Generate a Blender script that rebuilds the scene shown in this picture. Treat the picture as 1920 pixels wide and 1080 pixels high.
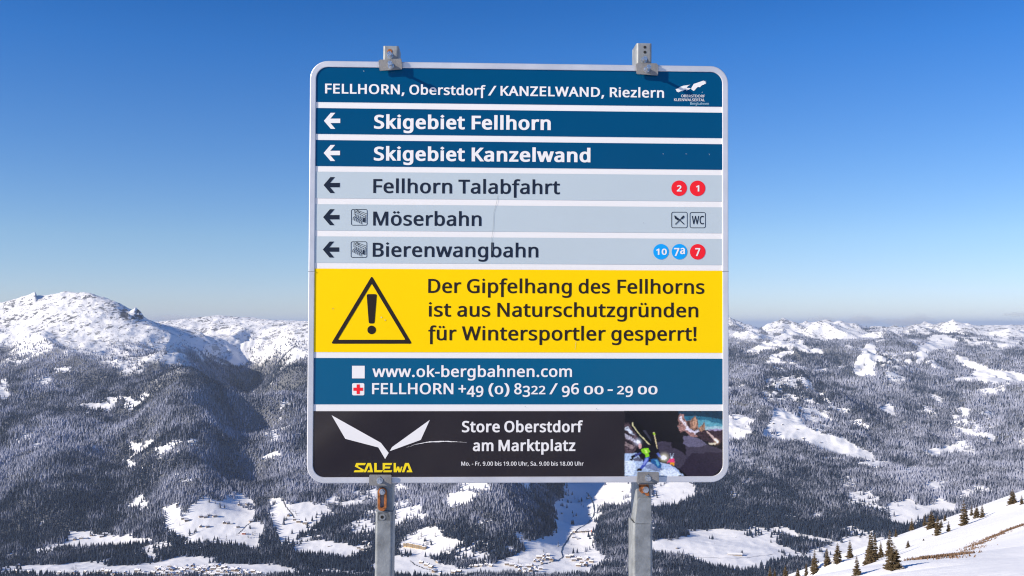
import bpy, bmesh, math, random
import numpy as np
from mathutils import Vector, Matrix

for o in list(bpy.data.objects):
    bpy.data.objects.remove(o, do_unlink=True)
SC = bpy.context.scene
COL = SC.collection
random.seed(7)
RNG = np.random.default_rng(11)

# ------------------------------------------------------------------ camera, sky, sun, exposure
F = 1867.0                      # focal length in pixels of the 1920 wide photograph
PITCH = math.atan((608 - 540) / F)
cam_d = bpy.data.cameras.new('camera')
cam_d.lens = 35.0
cam_d.sensor_width = 36.0
cam_d.clip_start = 0.05
cam_d.clip_end = 400000
cam = bpy.data.objects.new('camera', cam_d)
cam.rotation_euler = (math.pi / 2 + PITCH, 0, 0)
COL.objects.link(cam)
SC.camera = cam

SUN_TO = Vector((-1.0, -0.45, 0.50)).normalized()       # towards the sun: from the left, a little behind the camera
SUN_EL = math.asin(SUN_TO.z)
SUN_AZ = math.atan2(SUN_TO.x, SUN_TO.y)
world = bpy.data.worlds.new('World')
SC.world = world
world.use_nodes = True
wn = world.node_tree
wn.nodes.clear()
sky = wn.nodes.new('ShaderNodeTexSky')
sky.sky_type = 'NISHITA'
sky.sun_disc = False
sky.sun_elevation = SUN_EL
sky.sun_rotation = SUN_AZ
sky.altitude = 1950
sky.air_density = 1.0
sky.dust_density = 0.0
sky.ozone_density = 6.0
bg = wn.nodes.new('ShaderNodeBackground')
bg.inputs['Strength'].default_value = 0.093
wo = wn.nodes.new('ShaderNodeOutputWorld')
# the clear winter air: deeper blue with height, the same all round the compass
wtc = wn.nodes.new('ShaderNodeTexCoord'); wsp = wn.nodes.new('ShaderNodeSeparateXYZ')
wcr = wn.nodes.new('ShaderNodeValToRGB'); wcr.color_ramp.interpolation = 'LINEAR'
SKY_TINT = [(0.0, (1.06, 0.92, 0.95)), (0.031, (1.14, 1.0, 1.03)), (0.084, (1.10, 1.04, 1.02)), (0.163, (0.76, 0.95, 1.10)),
            (0.263, (0.38, 0.83, 1.18)), (0.307, (0.25, 0.73, 1.12)), (0.45, (0.20, 0.66, 1.05))]
while len(wcr.color_ramp.elements) < len(SKY_TINT): wcr.color_ramp.elements.new(0.5)
for e, (p_, c_) in zip(wcr.color_ramp.elements, SKY_TINT): e.position = p_; e.color = (*c_, 1)
wmx = wn.nodes.new('ShaderNodeMix'); wmx.data_type = 'RGBA'; wmx.blend_type = 'MULTIPLY'; wmx.inputs['Factor'].default_value = 1.0
wn.links.new(wtc.outputs['Generated'], wsp.inputs[0]); wn.links.new(wsp.outputs['Z'], wcr.inputs[0])
wn.links.new(sky.outputs[0], wmx.inputs['A']); wn.links.new(wcr.outputs[0], wmx.inputs['B'])
wn.links.new(wmx.outputs['Result'], bg.inputs[0])
wn.links.new(bg.outputs[0], wo.inputs[0])

sun_d = bpy.data.lights.new('sun', 'SUN')
sun_d.energy = 5.0
sun_d.angle = math.radians(0.53)
sun_d.color = (1.0, 0.895, 0.75)
sun = bpy.data.objects.new('sun', sun_d)
sun.rotation_euler = SUN_TO.to_track_quat('Z', 'Y').to_euler()
sun.location = (-20, -10, 12)
COL.objects.link(sun)
SC.cycles.pixel_filter_type = 'BLACKMAN_HARRIS'
SC.cycles.filter_width = 1.15
SC.view_settings.view_transform = 'Standard'
SC.view_settings.look = 'None'
SC.view_settings.exposure = 0.46
SC.view_settings.gamma = 1.0
SC.view_settings.use_curve_mapping = False

# ------------------------------------------------------------------ helpers
def mat(name):
    m = bpy.data.materials.new(name)
    m.use_nodes = True
    nt = m.node_tree
    return m, nt, nt.nodes['Principled BSDF']

def node(nt, kind, **kw):
    n = nt.nodes.new(kind)
    for k, v in kw.items():
        if k.startswith('in_'):
            n.inputs[k[3:]].default_value = v
        else:
            setattr(n, k, v)
    return n

def mesh_obj(name, verts, faces, m, parent=None, smooth=False):
    me = bpy.data.meshes.new(name)
    me.from_pydata([tuple(v) for v in verts], [], faces)
    me.update()
    if m: me.materials.append(m)
    if smooth: me.shade_smooth()
    o = bpy.data.objects.new(name, me)
    COL.objects.link(o)
    if parent: o.parent = parent
    return o

def tag(o, label=None, cat=None, group=None, kind=None):
    for k, v in (('label', label), ('category', cat), ('group', group), ('kind', kind)):
        if v: o[k] = v
    return o

def empty(name, loc=(0, 0, 0), rz=0.0):
    o = bpy.data.objects.new(name, None)
    o.empty_display_size = 0.2
    o.location = loc
    o.rotation_euler = (0, 0, rz)
    COL.objects.link(o)
    return o

def copy_tree(o, parent=None):
    c = o.copy()
    COL.objects.link(c)
    c.parent = parent
    for ch in o.children:
        copy_tree(ch, c)
    return c

# bearing (x/y) and rise (z/y) of a place, taken from where it is seen in the photograph
def bearing(X, Y):
    a = (np.asarray(X, float) - 960) / F
    b = (540 - np.asarray(Y, float)) / F
    k = math.cos(PITCH) - b * math.sin(PITCH)
    return a / k, (b * math.cos(PITCH) + math.sin(PITCH)) / k

def seen_at(x, y, z):
    fy = y * math.cos(PITCH) + z * math.sin(PITCH)
    up = -y * math.sin(PITCH) + z * math.cos(PITCH)
    return 960 + F * x / fy, 540 - F * up / fy

# ---- value noise on arrays
def _hash(ix, iy, seed):
    h = (ix.astype(np.int64) * 374761393 + iy.astype(np.int64) * 668265263 + seed * 974711) & 0x7fffffff
    h = ((h ^ (h >> 13)) * 1274126177) & 0x7fffffff
    h = ((h ^ (h >> 16)) * 2246822519) & 0x7fffffff
    return (h & 0xffff) / 65535.0

def vnoise(x, y, seed=0):
    ix, iy = np.floor(x), np.floor(y)
    fx, fy = x - ix, y - iy
    fx = fx * fx * fx * (fx * (fx * 6 - 15) + 10)
    fy = fy * fy * fy * (fy * (fy * 6 - 15) + 10)
    a, b = _hash(ix, iy, seed), _hash(ix + 1, iy, seed)
    c, d = _hash(ix, iy + 1, seed), _hash(ix + 1, iy + 1, seed)
    return (a + (b - a) * fx) * (1 - fy) + (c + (d - c) * fx) * fy

def fbm(x, y, scale, octaves=4, seed=0, ridged=False):
    t, amp, tot = 0.0, 1.0, 0.0
    c, s = math.cos(0.6), math.sin(0.6)
    x, y = x / scale, y / scale
    for k in range(octaves):
        n = vnoise(x, y, seed + k * 17) * 2 - 1
        if ridged: n = 1 - 2 * np.abs(n)
        t = t + n * amp
        tot += amp
        amp *= 0.5
        x, y = (c * x - s * y) * 2.03 + 7.1, (s * x + c * y) * 2.03 + 3.7
    return t / tot

def sstep(a, b, v):
    t = np.clip((v - a) / (b - a), 0, 1)
    return t * t * (3 - 2 * t)

# ------------------------------------------------------------------ the lie of the land
# columns: (X, [(Y, distance), ...]); near to far
LAND = {
 -700: [(1793,2.6),(1500,8),(1400,30),(1320,100),(1300,400),(1250,1000),(1180,2000),(1100,3300),(1060,3700),(1000,4300),(900,4900),(800,5700),(700,6700),(640,7600),(600,8300),(640,9800),(640,13000)],
 -300: [(1100,3300),(1060,3700),(1000,4250),(900,4850),(800,5600),(700,6500),(640,7200),(605,7900),(640,9200),(640,13000)],
 0: [(1095,3300),(1070,3600),(1052,3800),(1035,4000),(1018,4150),(950,4450),(880,4820),(800,5350),(720,6100),(665,6900),(625,7400),(595,7850)],
 130: [(1095,3300),(1070,3600),(1050,3820),(1030,4030),(1008,4180),(940,4450),(870,4850),(790,5400),(710,6100),(650,6850),(600,7450),(570,7850)],
 240: [(1095,3300),(1070,3600),(1045,3870),(1020,4080),(995,4230),(940,4560),(870,5020),(800,5500),(730,6000),(670,6600),(625,7200),(600,7550)],
 350: [(1095,3300),(1070,3600),(1040,3870),(1000,4100),(950,4330),(900,4560),(830,4860),(770,5150),(730,5480),(700,5900),(680,6600),(655,7400),(632,8200)],
 410: [(1095,3300),(1060,3700),(1010,4050),(950,4380),(900,4640),(850,4930),(800,5260),(765,5600),(745,6500),(715,7300),(680,8200),(640,8900),(615,9500)],
 460: [(1095,3300),(1060,3700),(1010,4070),(955,4450),(915,4850),(885,5450),(845,6250),(800,6950),(755,7450),(710,7950),(670,8450),(637,8950),(613,9500)],
 530: [(1095,3300),(1060,3700),(1010,4070),(950,4400),(900,4700),(850,5000),(800,5350),(750,5800),(700,6400),(660,7050),(635,7900),(618,9000)],
 620: [(1095,3300),(1060,3700),(1020,4000),(960,4350),(905,4700),(850,5100),(780,5700),(700,6600),(640,7700),(620,9000)],
 800: [(1085,3450),(1060,3700),(1040,3850),(1000,4030),(950,4300),(905,4600),(850,5000),(800,5400),(720,6400),(660,7800),(625,9400)],
 930: [(1793,2.6),(1500,8),(1350,30),(1300,100),(1280,400),(1250,1000),(1180,2000),(1090,3300),(1065,3650),(1040,3800),(1000,3950),(950,4130),(905,4320),(860,4650),(800,5200),(720,6300),(660,7800),(625,9600)],
 990: [(1090,3350),(1060,3700),(1032,3870),(1000,4020),(965,4200),(935,4420),(905,4700),(850,5800),(780,6800),(700,8300),(640,10500)],
 1050: [(1090,3350),(1060,3720),(1020,4080),(980,4520),(940,5050),(905,5600),(850,6500),(780,7500),(700,8900),(640,11000)],
 1110: [(1090,3350),(1060,3720),(1020,4070),(980,4480),(940,4950),(905,5400),(850,6200),(780,7200),(700,8700),(640,11000)],
 1180: [(1090,3350),(1070,3620),(1040,3830),(1000,4080),(960,4400),(930,4700),(905,5000),(850,5600),(780,6600),(700,8500),(640,11000)],
 1300: [(1090,3350),(1075,3520),(1050,3750),(1000,4200),(988,4320),(950,4520),(900,4850),(850,5350),(800,6000),(750,6700),(715,7600),(690,8500),(660,9500),(630,11500)],
 1400: [(1085,3400),(1070,3560),(1040,3820),(1000,4200),(985,4320),(950,4500),(900,4850),(850,5350),(800,5950),(760,6400),(730,6750),(716,7000),(722,7700),(698,8500),(672,9300),(650,10300),(628,12000)],
 1480: [(1330,30),(1250,100),(1180,300),(1150,600),(1150,1200),(1110,2500),(1085,3400),(1050,3750),(1020,4050),(970,4350),(920,4700),(860,5300),(800,5900),(750,6400),(715,6850),(694,7050),(725,7800),(694,8600),(675,9300),(655,10200),(632,12000)],
 1560: [(1085,3400),(1050,3750),(1015,4080),(970,4380),(910,4780),(850,5400),(800,6050),(760,6500),(722,6880),(752,7500),(728,8200),(690,8900),(662,10000),(640,11500)],
 1610: [(1080,3400),(1050,3750),(1010,4100),(960,4420),(900,4870),(850,5450),(805,6100),(775,6650),(745,7500),(705,8500),(662,9800),(640,11500)],
 1700: [(1090,600),(1120,1200),(1080,2500),(1060,3400),(1010,4000),(960,4400),(920,4700),(880,5100),(845,5700),(800,6600),(760,7400),(710,8500),(680,9200),(652,10300),(632,12000)],
 1800: [(1080,3000),(1010,4000),(960,4400),(920,4700),(885,5050),(855,5500),(820,6100),(780,6900),(740,7800),(705,8700),(682,9500),(645,11000),(628,12500)],
 1930: [(1793,2.6),(1380,8),(1060,600),(1110,1200),(1070,2500),(1050,3400),(990,4000),(940,4400),(895,4850),(860,5300),(810,6300),(770,7100),(724,8200),(692,9200),(662,10200),(642,11500)],
 2200: [(1200,8),(980,600),(1080,1300),(1070,2500),(1040,3400),(980,4000),(900,4800),(850,5500),(780,7000),(720,8400),(660,10300),(640,11500)],
 2700: [(1793,2.6),(1250,8),(1050,30),(980,100),(900,400),(960,1000),(1050,2500),(980,4000),(900,5000),(780,7000),(660,10300),(620,14000)],
}
# slope to the right of the sign: near snow fold and the ridge line the spruces stand on
LAND_X = [(1500,1120,60),(1620,1085,60),(1760,1068,62),(1920,1052,64),(2200,1010,66),(1920,1066,30),(2200,1060,30),(1700,1120,30),
 (1440,1135,110),(1560,1100,110),(1700,1078,110),(1830,1066,110),(1920,1056,110),(2200,1000,110),
 (1400,1140,200),(1500,1112,200),(1600,1088,200),(1700,1062,200),(1800,1030,200),(1920,992,200),(2200,900,200),
 (1400,1125,300),(1500,1082,300),(1600,1046,300),(1700,1013,300),(1800,980,300),(1920,938,300),(2200,850,300),
 (1400,1104,360),(1460,1084,360),(1500,1070,360),(1600,1033,360),(1700,1001,360),(1800,966,360),(1920,923,360),(2200,830,360),
 (1400,1120,450),(1500,1095,450),(1600,1070,450),(1700,1045,450),(1800,1005,450),(1920,960,450),(2200,870,450),
 (1300,1190,200),(1300,1170,360),(1300,1170,700),(1100,1250,300)]
SKYLINE = [(0,570,8200),(30,564,8200),(58,556,8200),(85,560,8200),(110,553,8200),(135,549,8200),(172,555,8150),(205,562,8100),(226,571,8050),(240,580,8000),(252,583,7950),(266,594,7950),(282,606,8050),(300,613,8200),(320,615,8500),
 (345,603,10300),(375,598,10300),(410,594,10300),(425,597,10300),(460,598,10300),(490,601,10300),(530,607,10300),(560,611,10300),(590,612,10300),(640,608,10300),(700,612,10300),(800,609,10500),(920,613,11000),(1050,608,13000),(1180,604,13500),(1300,603,13500),
 (1368,616,13000),(1400,619,13000),(1442,620,14500),(1503,621,14500),(1556,619,14500),(1600,620,14500),(1650,621,14700),(1700,621,15000),(1783,620,15000),(1824,620,15000),(1885,620,15000),(1920,619,15000),(2000,610,15000),(2200,600,15000)]
pts = []
for X, col in LAND.items():
    for Y, d in col: pts.append((X, Y, d))
pts += LAND_X
for X, Y, d in SKYLINE:
    pts.append((X, Y, d))
    pts.append((X, Y + 26, d * 1.07))
for X in range(-700, 2800, 350):
    pts.append((X, 642, 17500))
P_ = np.array(pts, float)
ba, ri = bearing(P_[:, 0], P_[:, 1])
PK = np.c_[np.arctan(ba), np.log(P_[:, 2] * np.sqrt(1 + ba * ba))]
RC = 0.02
def _phi(a, b):
    return np.sqrt((a[:, None, 0] - b[None, :, 0]) ** 2 + (a[:, None, 1] - b[None, :, 1]) ** 2 + RC * RC)
A_ = _phi(PK, PK)
n_ = len(PK)
big = np.zeros((n_ + 3, n_ + 3))
big[:n_, :n_] = A_ - np.eye(n_) * 0.0015
big[:n_, n_] = 1; big[:n_, n_ + 1:] = PK
big[n_:, :n_] = big[:n_, n_:].T
SOL = np.linalg.solve(big, np.r_[ri, 0, 0, 0])
print('LAND points', n_)

# single summits and rock towers: (X, Y of the top, distance, half width in metres, steepness)
PEAKS = [(255, 573, 7800, 42, 1.5), (238, 579, 7850, 50, 0.8), (262, 582, 7780, 30, 1.6), (413, 594, 10300, 80, 0.4),
         (1368, 596, 13000, 900, 0.42), (1470, 596, 14500, 700, 0.46), (1548, 599, 14500, 900, 0.36), (1575, 601, 14300, 500, 0.4), (1640, 611, 14700, 600, 0.3),
         (1735, 603, 15000, 600, 0.40), (1785, 600, 15000, 900, 0.34), (1812, 605, 14800, 500, 0.4), (1862, 613, 15000, 500, 0.35), (1910, 611, 15000, 600, 0.35), (1512, 603, 14600, 500, 0.42), (1600, 605, 14300, 500, 0.4), (1680, 611, 14600, 500, 0.4),
         (1540, 600, 12500, 1000, 0.46), (1787, 601, 12800, 900, 0.44), (1405, 617, 11500, 600, 0.46), (1470, 612, 12300, 600, 0.46), (1662, 619, 11800, 650, 0.44), (1722, 612, 12600, 500, 0.46), (1895, 614, 12200, 700, 0.42), (1500, 686, 7050, 620, 0.52), (1562, 712, 6800, 420, 0.62), (1430, 704, 7000, 420, 0.36), (1640, 668, 9600, 800, 0.4), (1745, 655, 10000, 700, 0.42), (1500, 640, 11000, 900, 0.3), (1640, 648, 10500, 900, 0.25), (1760, 640, 11200, 1000, 0.2), (1860, 652, 10400, 800, 0.22), (1400, 648, 10800, 800, 0.22)]
PEAKQ = {}
for X, top, d, rad, p in PEAKS:
    a_, r_ = bearing(X, top); PEAKQ[(X, d)] = (float(a_), float(r_))

SLAB = (float(bearing(28, 560)[0]), float(bearing(67, 550)[0]))
def ground_height(x, y):
    """height of the land at world x, y (y > 0 in front of the sign)"""
    x = np.atleast_1d(np.asarray(x, float)); y = np.atleast_1d(np.asarray(y, float))
    r = np.hypot(x, y) + 1e-6
    az = np.arctan2(x, np.maximum(y, 1e-6))
    azc = np.clip(az, -0.72, 0.75)
    q = np.c_[azc, np.log(np.maximum(r, 2.2))]
    t = np.empty(len(q))
    for i in range(0, len(q), 20000):
        qq = q[i:i + 20000]
        t[i:i + 20000] = _phi(qq, PK) @ SOL[:n_] + SOL[n_] + qq @ SOL[n_ + 1:]
    z = t * r * np.cos(azc)
    for X, top, d, rad, p in PEAKS:
        bq, rq = PEAKQ[(X, d)]
        px_, py_ = bq * d, d
        dd = np.hypot((x - px_), (y - py_) * 0.8) / rad
        m_ = dd < 1.6
        if not m_.any(): continue
        an = np.arctan2(y[m_] - py_, x[m_] - px_)
        rib = 1 + (0.35 * np.cos(an) if d < 9000 else 0) + 0.22 * np.sin(an * 3 + X) + 0.12 * np.sin(an * 7 + 2 * X)
        z[m_] = np.maximum(z[m_], rq * d - (rad * p) * (dd[m_] * rib) ** 0.9)
    far = sstep(17000, 24000, r)
    z = z * (1 - far) + far * (-1150 + 120 * fbm(x, y, 6000, 3, 91))
    # the leaning slab on the left summit
    us = (x / np.maximum(y, 1) - SLAB[0]) / (SLAB[1] - SLAB[0])
    ws = np.exp(-((y - 8160) / 90.0) ** 2) * ((us > 0) & (us < 1))
    z = z + 46 * np.clip(us, 0, 1) ** 1.3 * ws
    # side and back: an even snowy hill round the viewpoint
    ang = np.abs(az - azc)
    w = np.maximum(sstep(0.0, 0.8, ang), np.where(y <= 0, 1.0, 0.0))
    home = -1.65 - 0.12 * r + np.where(r > 60, -(r - 60) * 0.12, 0)
    home = np.maximum(home, -1150.0)
    z = z * (1 - w) + w * home
    # relief: gullies and spurs on the mountains, gentle swells in the valley
    hi = sstep(-860, -640, z) * sstep(3600, 4600, r) * (1 - far)
    k = np.clip(r / 6000, 0.6, 1.5)
    top = 1 - 0.82 * sstep(-170, 40, z)
    warp = fbm(x, y, 900, 2, 5) * 260
    z = z + hi * ((60 + 20 * sstep(600, 1500, x)) * (1 - 0.6 * sstep(9500, 12500, r)) * k * top * fbm(x + warp, y * 0.8 - warp, 700, 5, 21, True) + 9 * k * fbm(x, y, 150, 3, 44, True))
    mid = sstep(900, 3000, r) * (1 - hi) * (1 - far)
    z = z + mid * (7 * fbm(x, y, 200, 3, 61) + 1.6 * fbm(x, y, 45, 2, 63, True))
    nr = sstep(8, 60, r) * (1 - sstep(900, 1500, r))
    z = z + nr * (1.5 * fbm(x, y, 45, 3, 71) + 0.12 * fbm(x, y, 7, 2, 73)) * sstep(40, 150, r)
    crag = sstep(-160, 120, z) * (1 - far) * sstep(5000, 6500, r)
    z = z + crag * (6 * fbm(x + y * 0.5, y * 1.3, 110, 4, 81, True) + 4.0 * fbm(x + y * 0.6, y, 38, 3, 83, True)) * (1 - 0.5 * sstep(9000, 12000, r))
    return z

# ------------------------------------------------------------------ where snow lies open (outlines as seen, laid on the land)
OPEN = [
 [(0,1064),(30,1060),(100,1057),(170,1052),(215,1044),(215,1053),(190,1060),(240,1060),(300,1056),(340,1040),(415,1045),(400,1055),(500,1058),(560,1065),(610,1082),(0,1082)],
 [(0,1045),(18,1035),(36,1038),(10,1050)],
 [(127,998),(160,993),(180,1003),(240,1008),(285,1008),(283,1018),(230,1024),(200,1026),(150,1028),(110,1030)],
 [(240,952),(256,928),(270,928),(269,958),(250,958)],
 [(270,1042),(300,1040),(300,1052),(272,1054)],
 [(243,834),(268,834),(262,846),(246,850)],[(226,862),(258,866),(256,880),(240,874)],
 [(303,955),(330,940),(342,946),(343,964),(352,960),(375,930),(388,932),(390,945),(430,938),(440,950),(476,955),(478,975),(496,984),(494,1018),(480,1030),(420,1022),(400,1015),(370,1018),(345,1010),(320,1002),(300,995)],
 [(503,937),(530,933),(540,945),(570,938),(600,950),(610,970),(592,985),(586,994),(560,1002),(530,1024),(518,1018),(514,990),(500,972)],
 [(540,1032),(580,1012),(600,1010),(650,1018),(676,1030),(655,1045),(600,1040),(560,1038)],
 [(424,902),(432,902),(444,922),(462,932),(478,938),(478,952),(455,948),(440,930)],
 [(485,856),(500,850),(528,846),(526,858),(500,862)],
 [(740,1020),(765,1005),(800,990),(830,988),(836,1005),(874,1018),(862,1030),(820,1045),(790,1040),(740,1036)],
 [(700,1040),(800,1040),(830,1058),(880,1065),(930,1055),(985,1032),(1010,1025),(1100,1042),(1140,1050),(1115,1060),(1112,1082),(760,1082),(700,1070)],
 [(962,998),(976,998),(978,1014),(1000,1016),(1032,1000),(1036,985),(1045,972),(1040,948),(1056,925),(1058,905),(1110,900),(1122,935),(1128,960),(1122,990),(1110,1012),(1112,1030),(1142,1048),(1010,1042),(968,1022)],
 [(1100,896),(1190,896),(1192,942),(1160,950),(1122,946),(1110,925)],
 [(1222,900),(1295,900),(1312,930),(1270,945),(1222,950)],
 [(1190,1015),(1280,1005),(1285,992),(1370,993),(1400,1005),(1450,1015),(1490,1030),(1512,1042),(1480,1050),(1440,1055),(1445,1065),(1400,1070),(1340,1068),(1290,1045),(1190,1030)],
 [(1440,990),(1470,988),(1500,1000),(1560,1008),(1572,1013),(1540,1016),(1500,1011),(1450,998)],
 [(1500,1040),(1580,1012),(1592,1003),(1670,1008),(1640,1060),(1540,1072)],
 [(1664,946),(1700,935),(1742,950),(1765,958),(1720,985),(1672,978)],
 [(1735,950),(1760,932),(1800,950),(1790,965),(1744,962)],
 [(1600,867),(1650,862),(1682,869),(1642,876)],[(1700,876),(1738,876),(1702,888),(1676,886)],[(1735,902),(1770,905),(1772,920),(1742,918)],
 [(1455,766),(1475,770),(1510,788),(1516,805),(1560,815),(1600,832),(1642,852),(1640,864),(1600,860),(1560,850),(1500,830),(1450,825),(1424,820),(1440,795)],
 [(1520,808),(1556,812),(1592,824),(1590,831),(1560,826)],
 [(1300,782),(1366,780),(1380,776),(1416,790),(1405,810),(1385,828),(1340,826)],
 [(1648,766),(1672,752),(1679,785),(1665,780)],
 [(1788,662),(1830,680),(1850,690),(1925,702),(1925,720),(1870,720),(1830,713),(1772,716),(1800,706),(1824,705),(1828,696),(1808,686)],
 [(1730,846),(1795,834),(1824,838),(1800,848),(1748,858)],[(1730,846),(1796,833),(1826,838),(1806,848),(1752,856)],
 [(1795,798),(1825,806),(1866,820),(1840,820),(1806,812)],[(1794,762),(1816,766),(1820,790),(1808,788)],
 [(1596,696),(1606,672),(1622,646),(1640,644),(1646,676),(1640,706),(1616,706)],[(1718,682),(1722,652),(1740,642),(1748,628),(1772,628),(1800,640),(1782,652),(1752,656),(1734,672),(1726,686)],
 [(1440,668),(1488,658),(1490,662),(1452,674)],[(1392,660),(1440,642),(1462,626),(1486,612),(1500,620),(1466,644),(1420,662)],[(1516,694),(1556,688),(1552,696),(1530,696)],
 [(420,672),(448,662),(470,668),(452,685),(436,688)],[(305,664),(330,668),(334,682),(312,680)],
 [(196,756),(216,760),(214,764),(160,762),(160,756)],[(220,742),(246,744),(266,756),(250,758)],[(104,688),(134,688),(134,694),(106,695)],
[(548,812),(570,812),(566,818),(548,818)],[(60,833),(84,830),(80,838),(62,838)],[(0,712),(12,710),(20,740),(6,750),(0,745)],
 [(830,930),(870,920),(905,925),(880,945),(840,950)],[(745,960),(790,945),(800,958),(750,975)],[(850,895),(915,890),(915,918),(860,922)],[(890,975),(915,972),(918,980),(896,983)],
 [(616,935),(640,922),(640,935),(618,948)],[(640,945),(680,935),(684,945),(655,958)],
 [(1400,905),(1412,892),(1400,912),(1385,912)],
]
HALF = [  # (outline, share of trees kept)
 [[(1430,715),(1500,700),(1545,735),(1560,790),(1530,800),(1490,765),(1450,750),(1428,760)], 0.45],
 [[(1495,745),(1545,740),(1575,800),(1530,810),(1495,775)], 0.35],
 [[(1590,790),(1625,786),(1630,812),(1598,816)], 0.45],
 [[(1610,665),(1720,660),(1730,700),(1620,712)], 0.5],
 [[(1780,760),(1870,770),(1860,850),(1790,855)], 0.7],
 [[(1570,890),(1640,900),(1660,960),(1600,940)], 0.5],
 [[(620,920),(760,910),(820,960),(700,1000),(640,975)], 0.7],
 [[(820,1020),(930,1015),(985,1028),(930,1052),(860,1056)], 0.45],
 [[(225,835),(290,828),(280,870),(262,885),(222,868)], 0.45],
 [[(140,750),(275,738),(290,770),(150,775)], 0.6],[[(460,780),(530,740),(560,800),(500,850)], 0.7],
 [[(330,885),(350,885),(368,905),(352,912),(330,900)], 0.4],
]
def inside(poly, X, Y):
    px, py = np.array(poly, float).T
    r = np.zeros(len(X), bool)
    j = len(px) - 1
    for i in range(len(px)):
        c = ((py[i] > Y) != (py[j] > Y))
        with np.errstate(divide='ignore', invalid='ignore'):
            c &= X < (px[j] - px[i]) * (Y - py[i]) / (py[j] - py[i]) + px[i]
        r ^= c
        j = i
    return r

def wood_cover(x, y, z):
    """share of ground under trees, 0 to 1"""
    X, Y = seen_at(x, y, z)
    r = np.hypot(x, y)
    k = r / 5000
    jx = (fbm(x, y, 90, 3, 301) * 7 + fbm(x, y, 260, 2, 302) * 6) / k ** 0.5
    jy = (fbm(x, y, 90, 3, 303) * 3.5 + fbm(x, y, 260, 2, 304) * 2.5) / k ** 0.5
    Xj, Yj = X + jx, Y + jy
    w = np.ones(len(x))
    # tree line on the two big mountains to the left
    tl = 668 - 22 * sstep(250, 0, X) + 8 * sstep(300, 420, X) - 14 * sstep(420, 600, X)
    left = X < 1000
    n1 = fbm(x, y, 240, 4, 311)
    n2 = fbm(x, y, 60, 3, 313)
    sparse = sstep(-30, 32, Y - tl + n1 * 44 + n2 * 18)
    w = np.where(left, w * sparse, w)
    # the ranges to the right: woods and open snow in patches, bare tops
    n3 = fbm(x + 300, y, 700, 4, 331)
    n4 = fbm(x + 0.25 * y, y * 0.22, 230, 4, 333)
    n5 = fbm(x - 0.2 * y, y * 0.14, 90, 3, 337)
    g = sstep(-0.20, -0.05, 0.45 * n3 + 0.6 * n4 + 0.55 * n5 + 0.018 * (Y - 642))
    g = np.where(Y < 626, g * sstep(606, 620, Y + n4 * 14 + n5 * 6), g)
    far = sstep(8000, 8900, r)
    w = np.where(~left, w * (1 - far) + g * far, w)
    # little glades in the closed wood
    glade = fbm(x, y, 210, 4, 341)
    w = w * (1 - 0.85 * sstep(0.40, 0.50, glade))
    for poly, share in HALF:
        q = inside(poly, Xj, Yj) & (r > 2500)
        w = np.where(q, w * np.where(n2 + n1 * 0.5 > 0.25 - share * 0.7, 1.0, 0.1), w)
    n6 = fbm(x, y, 48, 3, 351)
    for poly in OPEN:
        q = inside(poly, Xj, Yj) & (r > 2500)
        w = np.where(q, np.where((n6 > 0.62) & (r > 3900), 0.8, 0.0), w)
    w = np.where((r < 2600) | (r > 16500), 0.0, w)
    return w

# ------------------------------------------------------------------ the land as mesh: one grid, divided into its parts
az_in = np.linspace(-0.56, 0.56, 900)
az_l = -0.56 - np.linspace(0, 1, 26)[1:][::-1] ** 1.5 * (math.pi - 0.56)
az_r = 0.56 + np.linspace(0, 1, 26)[1:] ** 1.5 * (math.pi - 0.56)
AZ = np.r_[az_l, az_in, az_r]
RR = np.r_[0.4, np.geomspace(1.2, 40, 40), np.geomspace(42, 520, 110), np.geomspace(535, 3300, 50), np.geomspace(3315, 10500, 400), np.geomspace(10540, 17500, 110), np.geomspace(18000, 150000, 16)]
GA, GR = np.meshgrid(AZ, RR)
gx, gy = GR * np.sin(GA), GR * np.cos(GA)
gz = ground_height(gx.ravel(), gy.ravel()).reshape(GA.shape)
gz[:, 0] = gz[:, -1]
NR, NA = GA.shape
slope_e = np.zeros(GA.shape)
cov = np.zeros(GA.size)
sel = (gy.ravel() > 1000) & (np.abs(GA.ravel()) < 0.62)
cov[sel] = wood_cover(gx.ravel()[sel], gy.ravel()[sel], gz.ravel()[sel])
cov = cov.reshape(GA.shape)
# which ground can be seen at all from the hill (for planting)
rise = gz / np.maximum(GR, 1)
vis = rise + 18 / np.maximum(GR, 1) >= np.maximum.accumulate(np.where(GR > 700, rise, -9), axis=0) - 1e-4

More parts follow.
